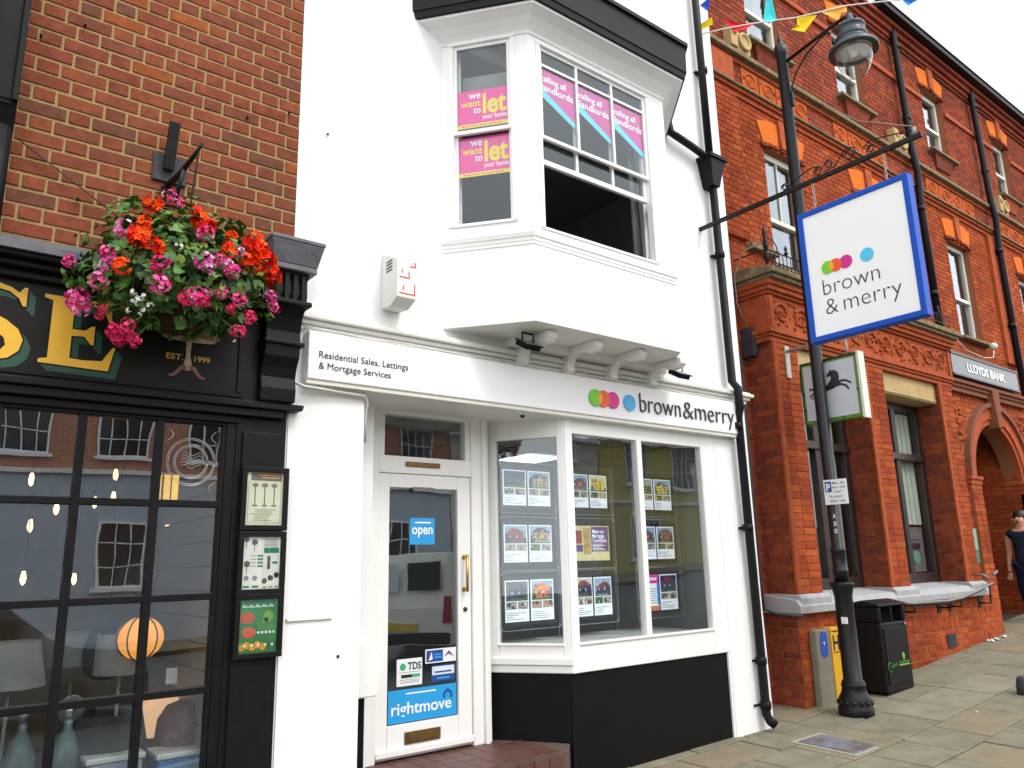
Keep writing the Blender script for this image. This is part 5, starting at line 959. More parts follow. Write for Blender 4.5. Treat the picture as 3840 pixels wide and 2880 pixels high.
for sgn in (-1, 1):
    xa = AX + sgn * (AR + .19); bd = B(); bd.box(xa - .19, xa + .19, YE - .06, YE + .1, g(14) - .3, ZS - .22)
    jb = bd.build('jamb_pier', 'mortar_red', BK); brick_join('jamb_bricks', brick_layout(xa - .19, xa + .19, g(14) - .05, ZS - .22, .0845, .19, .19, .006), (0, YE - .06, 0), X_, NY, 'brick_orange', jb)
    bd = B(); bd.box(xa - .23, xa + .23, YE - .10, YE + .3, ZS - .06, ZS); bd.box(xa - .21, xa + .21, YE - .08, YE + .3, ZS - .14, ZS - .06); bd.box(xa - .195, xa + .195, YE - .066, YE + .3, ZS - .22, ZS - .14); bd.build('impost', 'terracotta', jb, bev=.01); B().box(xa - .20, xa + .20, YE - .075, YE + .3, 2.22, 2.26).build('jamb_band', 'terracotta', jb, bev=.01)
bd = B(); bd.box(AX + AR, AX + AR + .3, YE + .3, 1.15, g(14) - .3, 4.0); bd.box(AX - AR - .3, AX - AR, YE + .3, 1.15, g(14) - .3, 4.0); bd.box(AX - AR, AX + AR, YE + .31, 1.15, ZS + AR + .02, 4.2); bd.build('porch_wall', 'brick_orange', BK)
brick_join('porch_bricks', brick_layout(-1.1, -.3, g(14) - .05, 3.7, .0845, .235, .118, .006), (AX + AR, 0, 0), NY, NX, 'brick_orange', BK)
bd = B(); bd.box(AX - AR, AX + AR, 1.0, 1.1, g(14) - .2, 3.9)
for k in range(2):
    for q in range(3): bd.box(AX - AR + .12 + k * .9, AX - AR + .8 + k * .9, .975, 1.0, g(14) + .2 + q * .75, g(14) + .8 + q * .75)
bd.build('entrance_door', 'brown_timber', BK, bev=.01)
bd = B(); bd.box(AX - AR + .01, AX - AR + .07, YE + .02, .99, g(14) - .2, ZS); bd.box(AX - AR + .01, AX - AR + .35, YE + .26, YE + .32, g(14) - .2, 3.3); bd.build('door_leaf', 'brown_timber', BK, bev=.006)
bd = B(); bd.box(13.2, 16.6, .10, .30, 4.34, 4.40); bd.box(13.2, 16.6, .14, .30, 4.28, 4.34); bd.box(13.2, 16.6, .17, .30, 4.20, 4.28); bd.build('entrance_band', 'mossy_terracotta', BK, bev=.008)
for sgn in (-1, 1):
    bd = B(); cx_ = AX + sgn * 1.38
    for k in range(26): bd.ball((cx_ + rf.uniform(-.16, .16), YE - .01, 3.3 + rf.uniform(.0, .75)), rf.uniform(.03, .06), 6)
    bd.build('carved_spandrel', 'terracotta', BK)
bd = B(); bd.box(11.78, 12.04, .075, .09, .29, .47, 0)
for k in range(4): bd.box(11.80 + k * .06, 11.83 + k * .06, .07, .0745, .31, .45, 0)
bd.build('air_brick', 'plate_dark', base)
bd = B(); bd.tube([(8.05, .44, 4.05), (8.04, .44, 1.3), (8.06, .43, 1.0), (8.10, .30, .94), (8.11, -.03, .93)], .018, 6); bd.build('conduit', 'cable_dark', BK)
bd = B(); bd.box(8.15, 8.35, .30, .47, 4.05, 4.43); bd.box(8.17, 8.33, .285, .30, 4.08, 4.40); bd.build('cable_housing', 'bank_slate', BK, bev=.015)
bd = B(); bd.tube([(8.2, .40, 4.44), (8.06, .42, 4.75), (8.05, .42, 5.1), (8.10, .30, 5.42), (8.2, -.06, 5.5)], .010, 5); bd.build('grey_cable', 'wire', BK)
bd = B(); bd.prism([(13.24, YE - .075, 1.42), (13.47, YE - .075, 1.42), (13.47, YE - .075, 1.95), (13.24, YE - .075, 1.95)], (0, .012, 0), 0); bd.box(13.241, 13.469, YE - .08, YE - .0755, 1.62, 1.949, 1)
tag(bd.build('green_plaque', ['green_plaque', 'green_pale']), 'tall green plaque on the brick pier beside the bank entrance', 'plaque')
# handrail on the base wall
HR = empty('handrail', (11.9, -.05, g(11.9)), 'curved steel handrail with black brackets along the bank wall', 'handrail')
bd = B(); bd.tube([(10.4, -.02, .97), (10.6, -.07, .95), (11.6, -.09, .94), (12.0, -.09, .96), (12.5, -.1, 1.03), (13.1, -.1, 1.13)], .018, 8); bd.build('rail', 'grey_metal', HR); bd = B(); bd.tube([(10.4, -.0, .93), (11.6, -.05, .90), (12.2, -.05, .95), (12.9, -.05, 1.05)], .012, 8); bd.build('lower_rail', 'cast_iron', HR)
for x in (10.62, 11.66, 12.0, 13.0): bd = B(); bd.box(x - .05, x + .05, .075, .095, .78, .92); bd.tube([(x, .08, .84), (x, -.07, .84), (x, -.09, .94 + max(0, x - 11.9) * .15)], .014, 6); bd.build('rail_bracket', 'cast_iron', HR)
bd = B(); bd.tube([(13.0, .1, 1.25), (13.02, -.02, 1.25), (13.04, -.1, 1.18)], .018, 6); bd.tube([(13.04, -.14, 1.24), (13.16, -.16, 1.30)], .02, 6); bd.build('rail_return', 'grey_metal', HR)
# bank name board
BS = empty('name_board', (14.65, .15, 4.46), 'dark slate name board with white capitals above the bank entrance', 'sign')
bd = B(); bd.box(13.30, 16.02, .075, .098, 4.47, 4.80); bd.build('board', 'sign_slate', BS, bev=.004)
bd = B(); bd.box(13.295, 16.03, .06, .2, 4.80, 4.83); bd.box(13.295, 16.03, .06, .2, 4.44, 4.47); bd.build('board_trim', 'bank_slate', BS)
bd = B(); bd.text('LLOYDS BANK', (13.86, .075, 4.555), X_, Z_, 1.55, .155, bold=.025, ext=.006); bd.build('lettering', 'poster_white', BS)
bd = B(); bd.tube([(14.0, .3, 5.3), (14.3, .2, 5.02), (14.75, .12, 4.93), (15.2, .12, 5.0), (15.5, .2, 5.2)], .008, 5); bd.ball((15.52, .2, 5.28), .07, 10); tag(bd.build('light_cable', 'cable'), 'thin cable drooping over the slate name board to a white lamp', 'cable')

# ------------------------------------------------------------------ hanging signs
HS = empty('hanging_sign', (6.87, -1.8, 3.63), 'large square white hanging sign with a bright blue frame on an iron arm', 'sign')
XS = 6.87; u, v = NY, Z_; OO = (XS, 0, 0)
bd = B(); bd.box(XS - .03, XS + .05, -2.31, -1.29, 3.67, 4.93); bd.build('panel', 'sign_white', HS)
bd = B()
for (y0, y1, z0, z1) in ((-2.36, -2.305, 3.62, 4.98), (-1.295, -1.24, 3.62, 4.98), (-2.305, -1.295, 3.62, 3.675), (-2.305, -1.295, 4.925, 4.98)): bd.box(XS - .045, XS + .065, y0, y1, z0, z1)
bd.build('sign_frame', 'sign_blue', HS, bev=.006)
for t_, y, z, w_, h_ in (('brown', -1.425, 4.065, .565, .155), ('&', -1.43, 3.865, .125, .15), ('merry', -1.615, 3.865, .555, .155)): B().text(t_, (XS - .03, y, z), u, v, w_, h_, bold=-.016, ext=.001, lift=.001).build('lettering', 'ink', HS)
dots(HS, (XS - .03, 0, 4.335), u, v, .066, (1.50, 1.58, 1.685, 1.895))
bd = B(); bd.obox((XS, 0, 0), u, v, NX, -.06, 2.52, 5.275, 5.315, -.02, .02); arm = bd.build('arm', 'cast_iron', HS)
def scroll(y0, z0, r, sg, turns=1.6): return [(XS, y0 + sg * (r * (1 - t / 26 * .8)) * math.cos(t * turns * 2 * math.pi / 20), z0 + (r * (1 - t / 26 * .8)) * math.sin(t * turns * 2 * math.pi / 20)) for t in range(21)]
bd = B()
for (y0, z0, r, sg) in ((-1.12, 5.36, .04, 1), (-1.50, 5.37, .05, -1), (-1.62, 5.40, .05, 1), (-1.84, 5.41, .075, 1), (-2.05, 5.37, .045, -1)): bd.tube(scroll(y0, z0, r, sg), .007, 5)
bd.tube([(XS, -1.08, 5.31), (XS, -1.25, 5.39), (XS, -1.42, 5.44), (XS, -1.52, 5.42)], .007, 5); bd.tube([(XS, -1.57, 5.34), (XS, -1.68, 5.35), (XS, -1.78, 5.46)], .007, 5); bd.tube([(XS, -1.98, 5.41), (XS, -2.06, 5.46), (XS, -2.45, 5.37)], .007, 5); bd.build('scrollwork', 'cast_iron', HS)
def chain(bd, a, b_, n, r=.011):
    A, Bv = Vector(a), Vector(b_)
    for k in range(n):
        c = A.lerp(Bv, (k + .5) / n); L2 = (Bv - A).length / n * .68; t = (Bv - A).normalized(); s_ = t.orthogonal().normalized() if k % 2 else t.cross(t.orthogonal()).normalized()
        bd.tube([c + t * L2 * math.cos(q) + s_ * r * math.sin(q) for q in [i * math.pi / 4 for i in range(9)]], .0035, 4, caps=False)
for y in (-1.43, -2.16): bd = B(); chain(bd, (XS, y, 5.28), (XS, y, 4.97), 9); bd.build('chain', 'steel_dull', HS)
dd = ray(1778, 224); p = EYE + dd * ((.4 - EYE.y) / dd.y); bd = B(); bd.tube([(XS, -2.46, 5.4), Vector((XS, -2.46, 5.4)).lerp(p, .5) + Vector((0, 0, -.12)), p], .005, 4); bd.lathe([(.02, 0), (.02, .08)], (XS, -2.46, 5.31), 8); bd.build('stay_wire', 'wire', HS)
HO = empty('hanging_bank_sign', (8.52, -.45, 3.13), 'white hanging sign with a green border and a black leaping horse', 'sign')
XB = 8.52
bd = B(); bd.box(XB - .05, XB + .05, -.83, -.11, 3.13, 3.86); bd.build('sign_case', 'bank_green', HO, bev=.006)
bd = B(); bd.box(XB - .06, XB - .0505, -.79, -.145, 3.165, 3.83); bd.build('sign_face', 'bank_grey', HO)
bd = B(); bd.box(XB - .065, XB + .06, -.86, -.831, 3.11, 3.89); bd.build('end_plate', 'cream_frame', HO); bd = B(); bd.box(XB - .058, XB + .055, -.83, -.105, 3.861, 3.88); bd.box(XB - .058, XB + .055, -.109, -.1, 3.12, 3.86); bd.build('case_edge', 'ink', HO)
for i, (y, z) in enumerate(((-.80, 3.45), (-.13, 3.5), (-.13, 3.3), (-.6, 3.145), (-.3, 3.145))): bd = B(); bd.lathe([(.012, 0), (.01, .015)], (XB - .05, y, z), 8, ax=NX); bd.build('case_bolt', 'ink', HO)
hp = [(.04, .40), (.02, .46), (.05, .50), (.10, .485), (.13, .44), (.20, .43), (.33, .44), (.43, .50), (.50, .60), (.53, .68), (.50, .74), (.455, .71), (.43, .74), (.455, .80), (.50, .86), (.50, .91), (.54, .88), (.60, .88), (.66, .84), (.69, .76), (.695, .66), (.68, .56), (.76, .58), (.84, .555), (.93, .47), (.955, .43), (.92, .42), (.83, .50), (.76, .52), (.70, .495), (.76, .46), (.83, .42), (.88, .32), (.885, .28), (.85, .28), (.80, .38), (.72, .42), (.63, .405), (.52, .36), (.40, .34), (.31, .33), (.27, .27), (.19, .24), (.10, .19), (.05, .17), (.04, .20), (.12, .25), (.18, .31), (.13, .33), (.10, .28), (.03, .24), (.0, .27), (.07, .31), (.11, .37), (.09, .43), (.06, .44)]
bd = B(); bd.prism([(XB - .0605, -.19 - a * .585, 3.345 + b_ * .43) for a, b_ in hp], (-.003, 0, 0)); bd.build('horse_emblem', 'ink', HO)
bd = B(); bd.tube([(XB, .1, 4.10), (XB, -.86, 4.10)], .022, 8); bd.box(XB - .045, XB + .045, .075, .1, 3.76, 4.17)
for y in (-.28, -.70): bd.tube([(XB, y, 4.1), (XB, y, 3.87)], .012, 6)
bd.build('bracket', 'steel_dull', HO)

# ------------------------------------------------------------------ lamp post
LX, LY = 8.35, -.40; GZ = gz(LX, LY)
LP = empty('street_lamp', (LX, LY, GZ), 'tall black cast iron street lamp with a swan neck lantern outside the bank', 'street lamp')
LK = .85; bd = B(); bd.lathe([(r_ * LK, z_) for r_, z_ in [(.215, GZ - .05), (.215, GZ + .07), (.20, GZ + .085), (.205, GZ + .13), (.19, GZ + .17), (.155, GZ + .22), (.14, GZ + .27), (.15, GZ + .285), (.15, GZ + .305), (.135, GZ + .315), (.14, GZ + .335), (.115, GZ + .35), (.112, 1.15), (.13, 1.22), (.15, 1.27), (.15, 1.295), (.085, 1.30)]], (LX, LY, 0), 28); pb = bd.build('base_casing', 'cast_iron', LP)
for k in range(14): a = k * math.pi / 7; bd = B(); bd.ball((LX + .168 * math.cos(a), LY + .168 * math.sin(a), GZ + .12), .024, 6); bd.build('base_boss', 'cast_iron', pb)
bd = B(); bd.lathe([(.078, 1.295), (.078, 1.40), (.085, 1.41), (.085, 1.43), (.076, 1.44), (.076, 1.62), (.083, 1.63), (.083, 1.66), (.072, 1.67), (.068, 7.95), (.085, 7.97), (.085, 8.10), (.06, 8.12), (.045, 8.14), (.028, 8.18), (.036, 8.21), (.014, 8.25), (.009, 8.36), (.002, 8.37)], (LX, LY, 0), 18); bd.build('column', 'column_sky_tint', LP)
LZ, LYY = 7.0, -1.33
bd = B(); bd.tube([(LX, LY - .07, 7.86), (LX, -1.20, 7.99), (LX, -1.35, 8.0)], .022, 8); bd.tube([(LX, LY - .08, 7.30), (LX, LY - .10, 7.48), (LX, LY - .18, 7.64), (LX, LY - .34, 7.80), (LX, LY - .56, 7.91), (LX, LY - .66, 7.93)], .013, 6); bd.box(LX - .02, LX + .02, LY - .1, LY - .06, 7.2, 7.4); bd.build('lantern_arm', 'cast_iron', LP)
bd = B(); bd.lathe([(.02, 8.02), (.045, 7.98), (.05, 7.9), (.12, 7.86), (.165, 7.83), (.17, 7.80), (.155, 7.79), (.16, 7.70), (.18, 7.69), (.18, 7.665), (.165, 7.655), (.18, 7.62), (.23, 7.57), (.275, 7.53), (.285, 7.50), (.28, 7.475), (.215, 7.49)], (LX, LYY, 0), 28, caps=False); lt = bd.build('lantern_canopy', 'cast_iron', LP)
mat('lantern_metal', (.035, .045, .06), .35, .3, 12, metal=.2); mat('reflector', (.62, .60, .52), .4, .12, 9); lt.data.materials[0] = MATS['lantern_metal']
bd = B(); bd.lathe([(.212, 7.49), (.18, 7.56), (.10, 7.60), (.01, 7.605)], (LX, LYY, 0), 24, caps=False); bd.lathe([(.05, 7.60), (.06, 7.50), (.03, 7.42), (.005, 7.41)], (LX, LYY, 0), 12); bd.build('reflector', 'reflector', LP)
bd = B(); bd.lathe([(.213, 7.485), (.205, 7.40), (.175, 7.28), (.12, 7.18), (.05, 7.145), (.004, 7.14)], (LX, LYY, 0), 28, caps=False); bd.build('glass_bowl', 'lantern_glass', LP)
bd = B(); bd.box(8.268, 8.278, -.635, -.36, 2.15, 2.43, 0); bd.box(8.266, 8.2675, -.455, -.375, 2.29, 2.41, 1)
bd.text('P', (8.266, -.39, 2.305), u, v, .05, .085, m=0, bold=.03, ext=0, lift=.0008)
for i, (t_, z, w_) in enumerate((('Mon - Sat', 2.375, .145), ('8am - 6pm', 2.33, .155), ('1 hour', 2.28, .10), ('No return', 2.225, .15), ('within 1 hour', 2.175, .19))): bd.text(t_, (8.268, -.468 if i < 3 else -.42, z), u, v, w_, .03, m=2, bold=.01, ext=0, lift=.0008)
tag(bd.build('parking_sign', ['poster_white', 'plate_blue', 'ink']), 'white parking sign with a blue P plate on the lamp post', 'sign')
bd = B()
for t_, z in (('A', 2.0), ('S', 1.915), ('S', 1.835)): bd.text(t_, (8.352 - .074, -.425, z), u, v, .038, .048, bold=.02, ext=0, lift=.0)
bd.build('post_lettering', 'poster_white', LP)
bd = B(); bd.box(LX - .104, LX - .095, LY - .075, LY - .005, .86, .93); bd.build('paper_label', 'poster_white', LP)

# ------------------------------------------------------------------ litter bin, marker post, cover, stone
BN = empty('litter_bin', (9.52, -.13, gz(9.52, -.13)), 'black square litter bin with green print standing behind the lamp post', 'litter bin'); x0, x1, y0, y1 = 9.20, 9.84, -.33, .06; zb = gz(9.3, -.3) - .01
bd = B(); bd.box(x0, x1, y0, y1, zb + .03, .80); bd.box(x0, x0 + .06, y0, y1, .801, .98); bd.box(x1 - .06, x1, y0, y1, .801, .98); bd.box(x0 + .061, x1 - .061, y1 - .05, y1, .801, .98); bd.box((x0 + x1) / 2 - .02, (x0 + x1) / 2 + .02, y0 + .004, y0 + .05, .801, .98); bd.box(x0 + .02, x1 - .02, y0 + .02, y1 - .02, zb - .03, zb + .029); bd.build('bin_body', 'bin_black', BN, bev=.02)
bd = B(); bd.prism([(x0 - .012, y0 - .012, .981), (x0 - .012, y1 + .01, .981), (x0 - .012, y1 + .01, 1.01), (x0 - .012, (y0 + y1) / 2, 1.055), (x0 - .012, y0 - .012, 1.01)], (x1 - x0 + .024, 0, 0)); bd.build('bin_lid', 'bin_black', BN, bev=.012)
bd = B(); bd.box(x0 + .07, x1 - .07, y0 + .12, y1 - .06, .79, .975); bd.build('slot_void', 'void', BN); bd = B(); bd.box(x0 + .05, x1 - .05, y0 - .012, y0 - .001, .12 + zb, .74); bd.build('bin_door', 'bin_black', BN, bev=.006)
bd = B(); yb = y0 - .013
bd.tube([(x0 + .09 + .05 * math.cos(a), yb - .001, .30 + .05 * math.sin(a)) for a in [.8 + k * .35 for k in range(14)]], .006, 4, m=0)
for k in range(6): bd.box(x0 + .12 + k * .025, x0 + .138 + k * .025, yb - .002, yb, .29 + k * .004, .315 + k * .004 + (k % 3) * .006, 0)
bd.box(x0 + .31, x0 + .56, yb - .002, yb, .30, .318, 1); bd.box(x0 + .31, x0 + .56, yb - .002, yb, .33, .35, 0); bd.prism([(x0 + .42, yb, .36), (x0 + .45, yb, .36), (x0 + .47, yb, .42), (x0 + .43, yb, .45), (x0 + .40, yb, .42)], (0, -.002, 0), 1); bd.build('green_print', ['bin_print_green', 'bin_print_lime'], BN)
bd = B(); bd.lathe([(.018, 0), (.014, .012)], (x1 - .07, y0 - .012, .765), 10, ax=NY); bd.build('bin_lock', 'steel', BN)
MP = empty('marker_post', (8.55, .04, gz(8.5, 0)), 'stubby grey marker post with blue oval and yellow plates by the lamp base', 'marker post')
bd = B(); bd.box(8.36, 8.66, .0, .085, g(8.4) - .1, .76); bd.build('post', 'utility_grey', MP, bev=.012); bd = B(); bd.box(8.662, 8.86, -.012, .08, g(8.5) - .1, .77); bd.build('yellow_plate', 'plate_yellow', MP, bev=.006)
bd = B(); bd.prism([(8.515 + .075 * math.copysign(abs(math.cos(a)) ** .6, math.cos(a)), -.001, .60 + .14 * math.copysign(abs(math.sin(a)) ** .6, math.sin(a))) for a in [k * math.pi / 14 for k in range(28)]], (0, -.004, 0)); bd.build('blue_plate', 'plate_blue', MP)
bd = B(); bd.box(8.495, 8.535, -.0065, -.0055, .615, .622); bd.box(8.512, 8.519, -.0065, -.0055, .585, .615); bd.build('white_mark', 'poster_white', MP)
bd = B(); bd.text('H', (8.69, -.012, .52), X_, Z_, .13, .17, bold=.02, ext=.001, lift=.001); bd.box(8.68, 8.845, -.014, -.0125, .72, .735); bd.box(8.68, 8.845, -.014, -.0125, .49, .50); bd.build('lettering', 'ink', MP)
def gquad(name, pts, m, h_, **kw):
    bd = B(); bd.prism([(a, b_, gz(a, b_) - .02) for a, b_ in pts], (0, 0, h_)); return bd.build(name, m, **kw)
mc = gquad('manhole_cover', [(7.02, -.53), (7.42, -.53), (7.42, -1.10), (7.02, -1.10)][::-1], 'rust_iron', .033, bev=.004); tag(mc, 'rusty blue grey iron inspection cover set in the paving', 'manhole cover')
bd = B()
for (a, b_, c, d) in ((6.97, 7.015, -1.15, -.48), (7.425, 7.47, -1.15, -.48), (7.015, 7.425, -.525, -.48), (7.015, 7.425, -1.15, -1.105)): bd.prism([(q, r, gz(q, r) - .01) for q, r in ((a, c), (b_, c), (b_, d), (a, d))], (0, 0, .018))
bd.build('cover_frame', 'kerb', mc)
pc = gquad('stop_tap_cover', [(5.95, -.95), (6.25, -.95), (6.25, -1.2), (5.95, -1.2)][::-1], 'grey_metal', .031); tag(pc, 'small grey metal cover at the bottom edge of the pavement', 'manhole cover')
bd = B(); sx, sy = 10.95, -1.98; sz = gz(sx, sy)
dd = ray(2204, 1503); t = None
for k in range(2000):
    q = EYE + dd * (k * .00002)
    if q.z < gz(q.x, q.y): t = q; break
sx, sy, sz = t.x, t.y, t.z
bd.lathe([(.09, sz - .02), (.085, sz + .12), (.08, sz + .14), (.082, sz + .16), (.06, sz + .20), (.01, sz + .21)], (sx + .06, sy - .04, 0), 12); tag(bd.build('stone_stub', 'plate_dark'), 'low dark stone stub on the pavement at the right edge', 'bollard')
for k in range(6):
    x, y = 12.9 + rf.random() * .6, -.03 + rf.random() * .08; bd = B(); bd.ball((x, y, gz(x, y) + .018), .02 + rf.random() * .02, 6, kz=.6); tag(bd.build('litter_scrap', 'poster_pale'), 'pale scrap of litter at the foot of the bank wall', 'litter', 'scraps of litter by the bank wall')
for k in range(3):
    dd = ray(*((2110, 1540), (1790, 1640), (2185, 1370))[k]); q = EYE
    for j in range(3000):
        q = EYE + dd * (j * .00002)
        if q.z < gz(q.x, q.y): break
    bd = B(); bd.ball((q.x, q.y, q.z + .008), .013, 6, kz=.6); tag(bd.build('litter_scrap', 'poster_pale'), ('tiny white scrap of litter on the paving right of the bin', 'tiny white scrap of litter near the iron inspection cover', 'tiny white scrap of litter on the paving at the far right')[k], 'litter')

# ------------------------------------------------------------------ hanging basket
BC = Vector((1.16, -.42, 3.30)); tip = Vector((1.215, -.42, 4.24))
HBk = empty('basket_bracket', (1.15, -.1, 4.15), 'black iron bracket with a square wall plate above the hanging flower basket', 'bracket')
bd = B(); bd.box(1.03, 1.25, -.03, -.009, 4.15, 4.345); bd.build('wall_plate', 'plate_dark', HBk, bev=.006)
bd = B(); bd.obox((1.12, -.055, 4.25), (1, 0, 0), (0, -.25, .97), (0, -.97, -.25), -.03, .035, -.02, .30, -.02, .02); bd.tube([(1.13, -.03, 4.12), (1.16, -.2, 4.14), tip + Vector((-.01, .03, -.02)), tip + Vector((.01, -.03, .03))], [.024, .02, .014, .01], 8); bd.tube([(1.10, -.03, 4.1), (1.14, -.25, 3.95), (1.16, -.3, 4.13)], .014, 6); bd.build('bracket_arm', 'cast_iron', HBk)
HB = empty('hanging_basket', tuple(BC - Vector((0, 0, .36))), 'overflowing hanging basket of pink and red geraniums on the brick wall', 'hanging basket')
bd = B(); chain(bd, tip + Vector((0, 0, -.02)), BC + Vector((.02, 0, .42)), 16, .006); bd.build('chain', 'cast_iron', HB)
bd = B(); bd.lathe([(.02, -.30), (.12, -.28), (.20, -.2), (.24, -.08), (.245, .02), (.2, .05)], BC, 20); bd.build('liner', 'liner', HB)
bd = B()
for z, r in ((-.08, .246), (0, .25), (-.2, .206)): bd.tube([(BC.x + r * math.cos(a), BC.y + r * math.sin(a), BC.z + z) for a in [k * math.pi / 10 for k in range(21)]], .004, 4)
bd.build('wire_frame', 'cast_iron', HB)
def rad(d):                                    # mushroom shaped crown
    h = math.hypot(d.x, d.y); rz_ = .50 if d.z > 0 else .27; k = 1 / math.sqrt((d.x / .56) ** 2 + (d.y / .40) ** 2 + (d.z / rz_) ** 2); return k
rl_ = random.Random(21); lf = B(); st_ = B()
def leaf(bd, c, nrm, s_, m):
    U = nrm.orthogonal().normalized(); a0 = rl_.random() * 6.28; V = nrm.cross(U); U, V = U * math.cos(a0) + V * math.sin(a0), V * math.cos(a0) - U * math.sin(a0)
    i = len(bd.v); bd.v.append(tuple(c - nrm * s_ * .18)); n = 7
    for k in range(n): a = -2.6 + 5.2 * k / (n - 1); r = s_ * (1 if k % 2 == 0 else .86); bd.v.append(tuple(c + (U * math.cos(a) + V * math.sin(a)) * r + nrm * s_ * rl_.uniform(-.12, .16)))
    for k in range(n - 1): bd.addf([i, i + 1 + k, i + 2 + k], m)
for k in range(2900):
    d = Vector((rl_.gauss(0, 1), rl_.gauss(0, 1), rl_.gauss(.12, 1))).normalized()
    f = 1 + .05 - abs(rl_.gauss(0, .24)); f = max(.35, f) * (1 + .10 * math.sin(d.x * 9 + 2) * math.sin(d.z * 8 + d.y * 7) + .09 * math.sin(d.x * 17 + d.z * 13 + 1)); c = BC + d * rad(d) * f
    n = (d + Vector((rl_.uniform(-.7, .7), rl_.uniform(-.7, .7), rl_.uniform(-.2, .8)))).normalized()
    leaf(lf, c, n, rl_.uniform(.017, .040), rl_.choices((0, 1, 2), (5, 5, .9))[0])
lf.build('foliage', ['leaf', 'leaf_dark', 'leaf_pale'], HB)['kind'] = 'stuff'
def head_mesh(n, r, m, fs):
    bd = B()
    for k in range(n):
        d = Vector((rl_.gauss(0, 1), rl_.gauss(0, 1), rl_.gauss(0, 1))).normalized(); c = d * r * rl_.uniform(.75, 1.05); U = d.orthogonal().normalized(); V = d.cross(U); i = len(bd.v); bd.v.append(tuple(c - d * fs * .25)); npt = 10
        for q in range(npt): a = q * 2 * math.pi / npt + k; rr = fs * (1 if q % 2 == 0 else .62); bd.v.append(tuple(c + (U * math.cos(a) + V * math.sin(a)) * rr + d * fs * .15))
        for q in range(npt): bd.addf([i, i + 1 + q, i + 1 + (q + 1) % npt])
    me = bpy.data.meshes.new('flower_head'); me.from_pydata(bd.v, [], bd.f); me.materials.append(MATS[m]); return me
HM = {m: [head_mesh(34, .047, m, .0155) for _ in range(3)] for m in ('petal_pink', 'petal_pale', 'petal_rose')}; HM['petal_red'] = [head_mesh(16, .045, 'petal_red', .030) for _ in range(3)]; HM['petal_white'] = [head_mesh(4, .012, 'petal_white', .015) for _ in range(2)]
FL = {'petal_pink': [(370, 432, 1.1), (445, 505, 1), (150, 565, .75), (235, 545, .9), (215, 605, .95), (345, 612, 1.05), (165, 645, 1.25), (175, 662, 1), (348, 567, .9), (425, 640, 1.05), (480, 632, .7), (516, 645, .85), (585, 640, .8), (590, 660, .7), (470, 560, .7), (500, 585, .9), (392, 440, .5)],
      'petal_pale': [(437, 562, 1.0), (268, 494, 1.05), (230, 572, .8), (490, 572, .8), (450, 578, .8), (520, 545, .6), (236, 560, .7), (448, 632, .5)],
      'petal_rose': [(258, 728, 1.05), (245, 715, .9), (275, 705, .9), (290, 735, .8), (515, 716, .85), (540, 685, .8), (215, 680, .55), (405, 643, .9), (440, 648, .8), (500, 667, .6), (222, 665, .45), (598, 668, .5), (330, 575, .6)],
      'petal_red': [(330, 440, .9), (422, 462, .8), (432, 478, 1.0), (450, 490, .8), (310, 500, .8), (290, 505, .9), (298, 520, .8), (325, 522, .8), (343, 535, .7), (495, 540, .8), (545, 528, 1.1), (560, 545, 1.2), (572, 566, 1.3), (545, 570, 1.0), (590, 600, 1.1), (582, 585, 1), (263, 575, .8), (312, 478, .7), (500, 510, .6), (555, 515, .8), (530, 560, .7)],
      'petal_white': [(290, 630, .9), (302, 643, 1.1), (312, 640, .9), (325, 660, 1), (298, 655, .9), (288, 648, .8), (308, 668, .8), (390, 532, .8), (383, 528, .6), (278, 670, .8), (300, 680, .7), (520, 712, .7), (505, 735, .6)]}
for m, lst in FL.items():
    for (px, py, sz) in lst:
        d = ray(px, py); q = EYE - BC; sx_, sy_ = .58, .42
        sz_ = .52; A = (d.x / sx_) ** 2 + (d.y / sy_) ** 2 + (d.z / sz_) ** 2; Bq = 2 * (q.x * d.x / sx_ ** 2 + q.y * d.y / sy_ ** 2 + q.z * d.z / sz_ ** 2); Cq = (q.x / sx_) ** 2 + (q.y / sy_) ** 2 + (q.z / sz_) ** 2 - 1
        ds = Bq * Bq - 4 * A * Cq; t = (-Bq - math.sqrt(ds)) / 2 / A if ds > 0 else -Bq / 2 / A
        P = EYE + d * t; o = bpy.data.objects.new('flower_head', rl_.choice(HM[m])); sc.collection.objects.link(o); o.parent = HB; o.location = P - WL[HB.name]; o.rotation_euler = (rl_.random() * 6, rl_.random() * 6, rl_.random() * 6); k = sz * 1.2; o.scale = (k, k, k * .85); reg(o, P)
        if m != 'petal_white':
            inn = P.lerp(BC + Vector((0, 0, .05)), .55); st_.tube([P, P.lerp(inn, .5) + Vector((0, 0, -.02)), inn], .004, 4)
st_.build('flower_stems', 'stem', HB)
bd = B(); bd.tube([(.26, -.05, 4.17), (.6, -.06, 3.96), (.95, -.1, 3.72)], .005, 4); tag(bd.build('wall_wire', 'cable_dark'), 'thin black wire running down the brick wall to the flower basket', 'wire')
for (px, py) in ((318, 102), (152, 140), (925, 445), (1082, 428), (290, 752)):
    dd = ray(px / 1.736, py / 1.736); p = EYE + dd * ((-.012 - EYE.y) / dd.y); bd = B(); bd.tube([p, p + Vector((0, -.04, .005))], .008, 5); bd.build('wall_hook', 'cast_iron', LS)

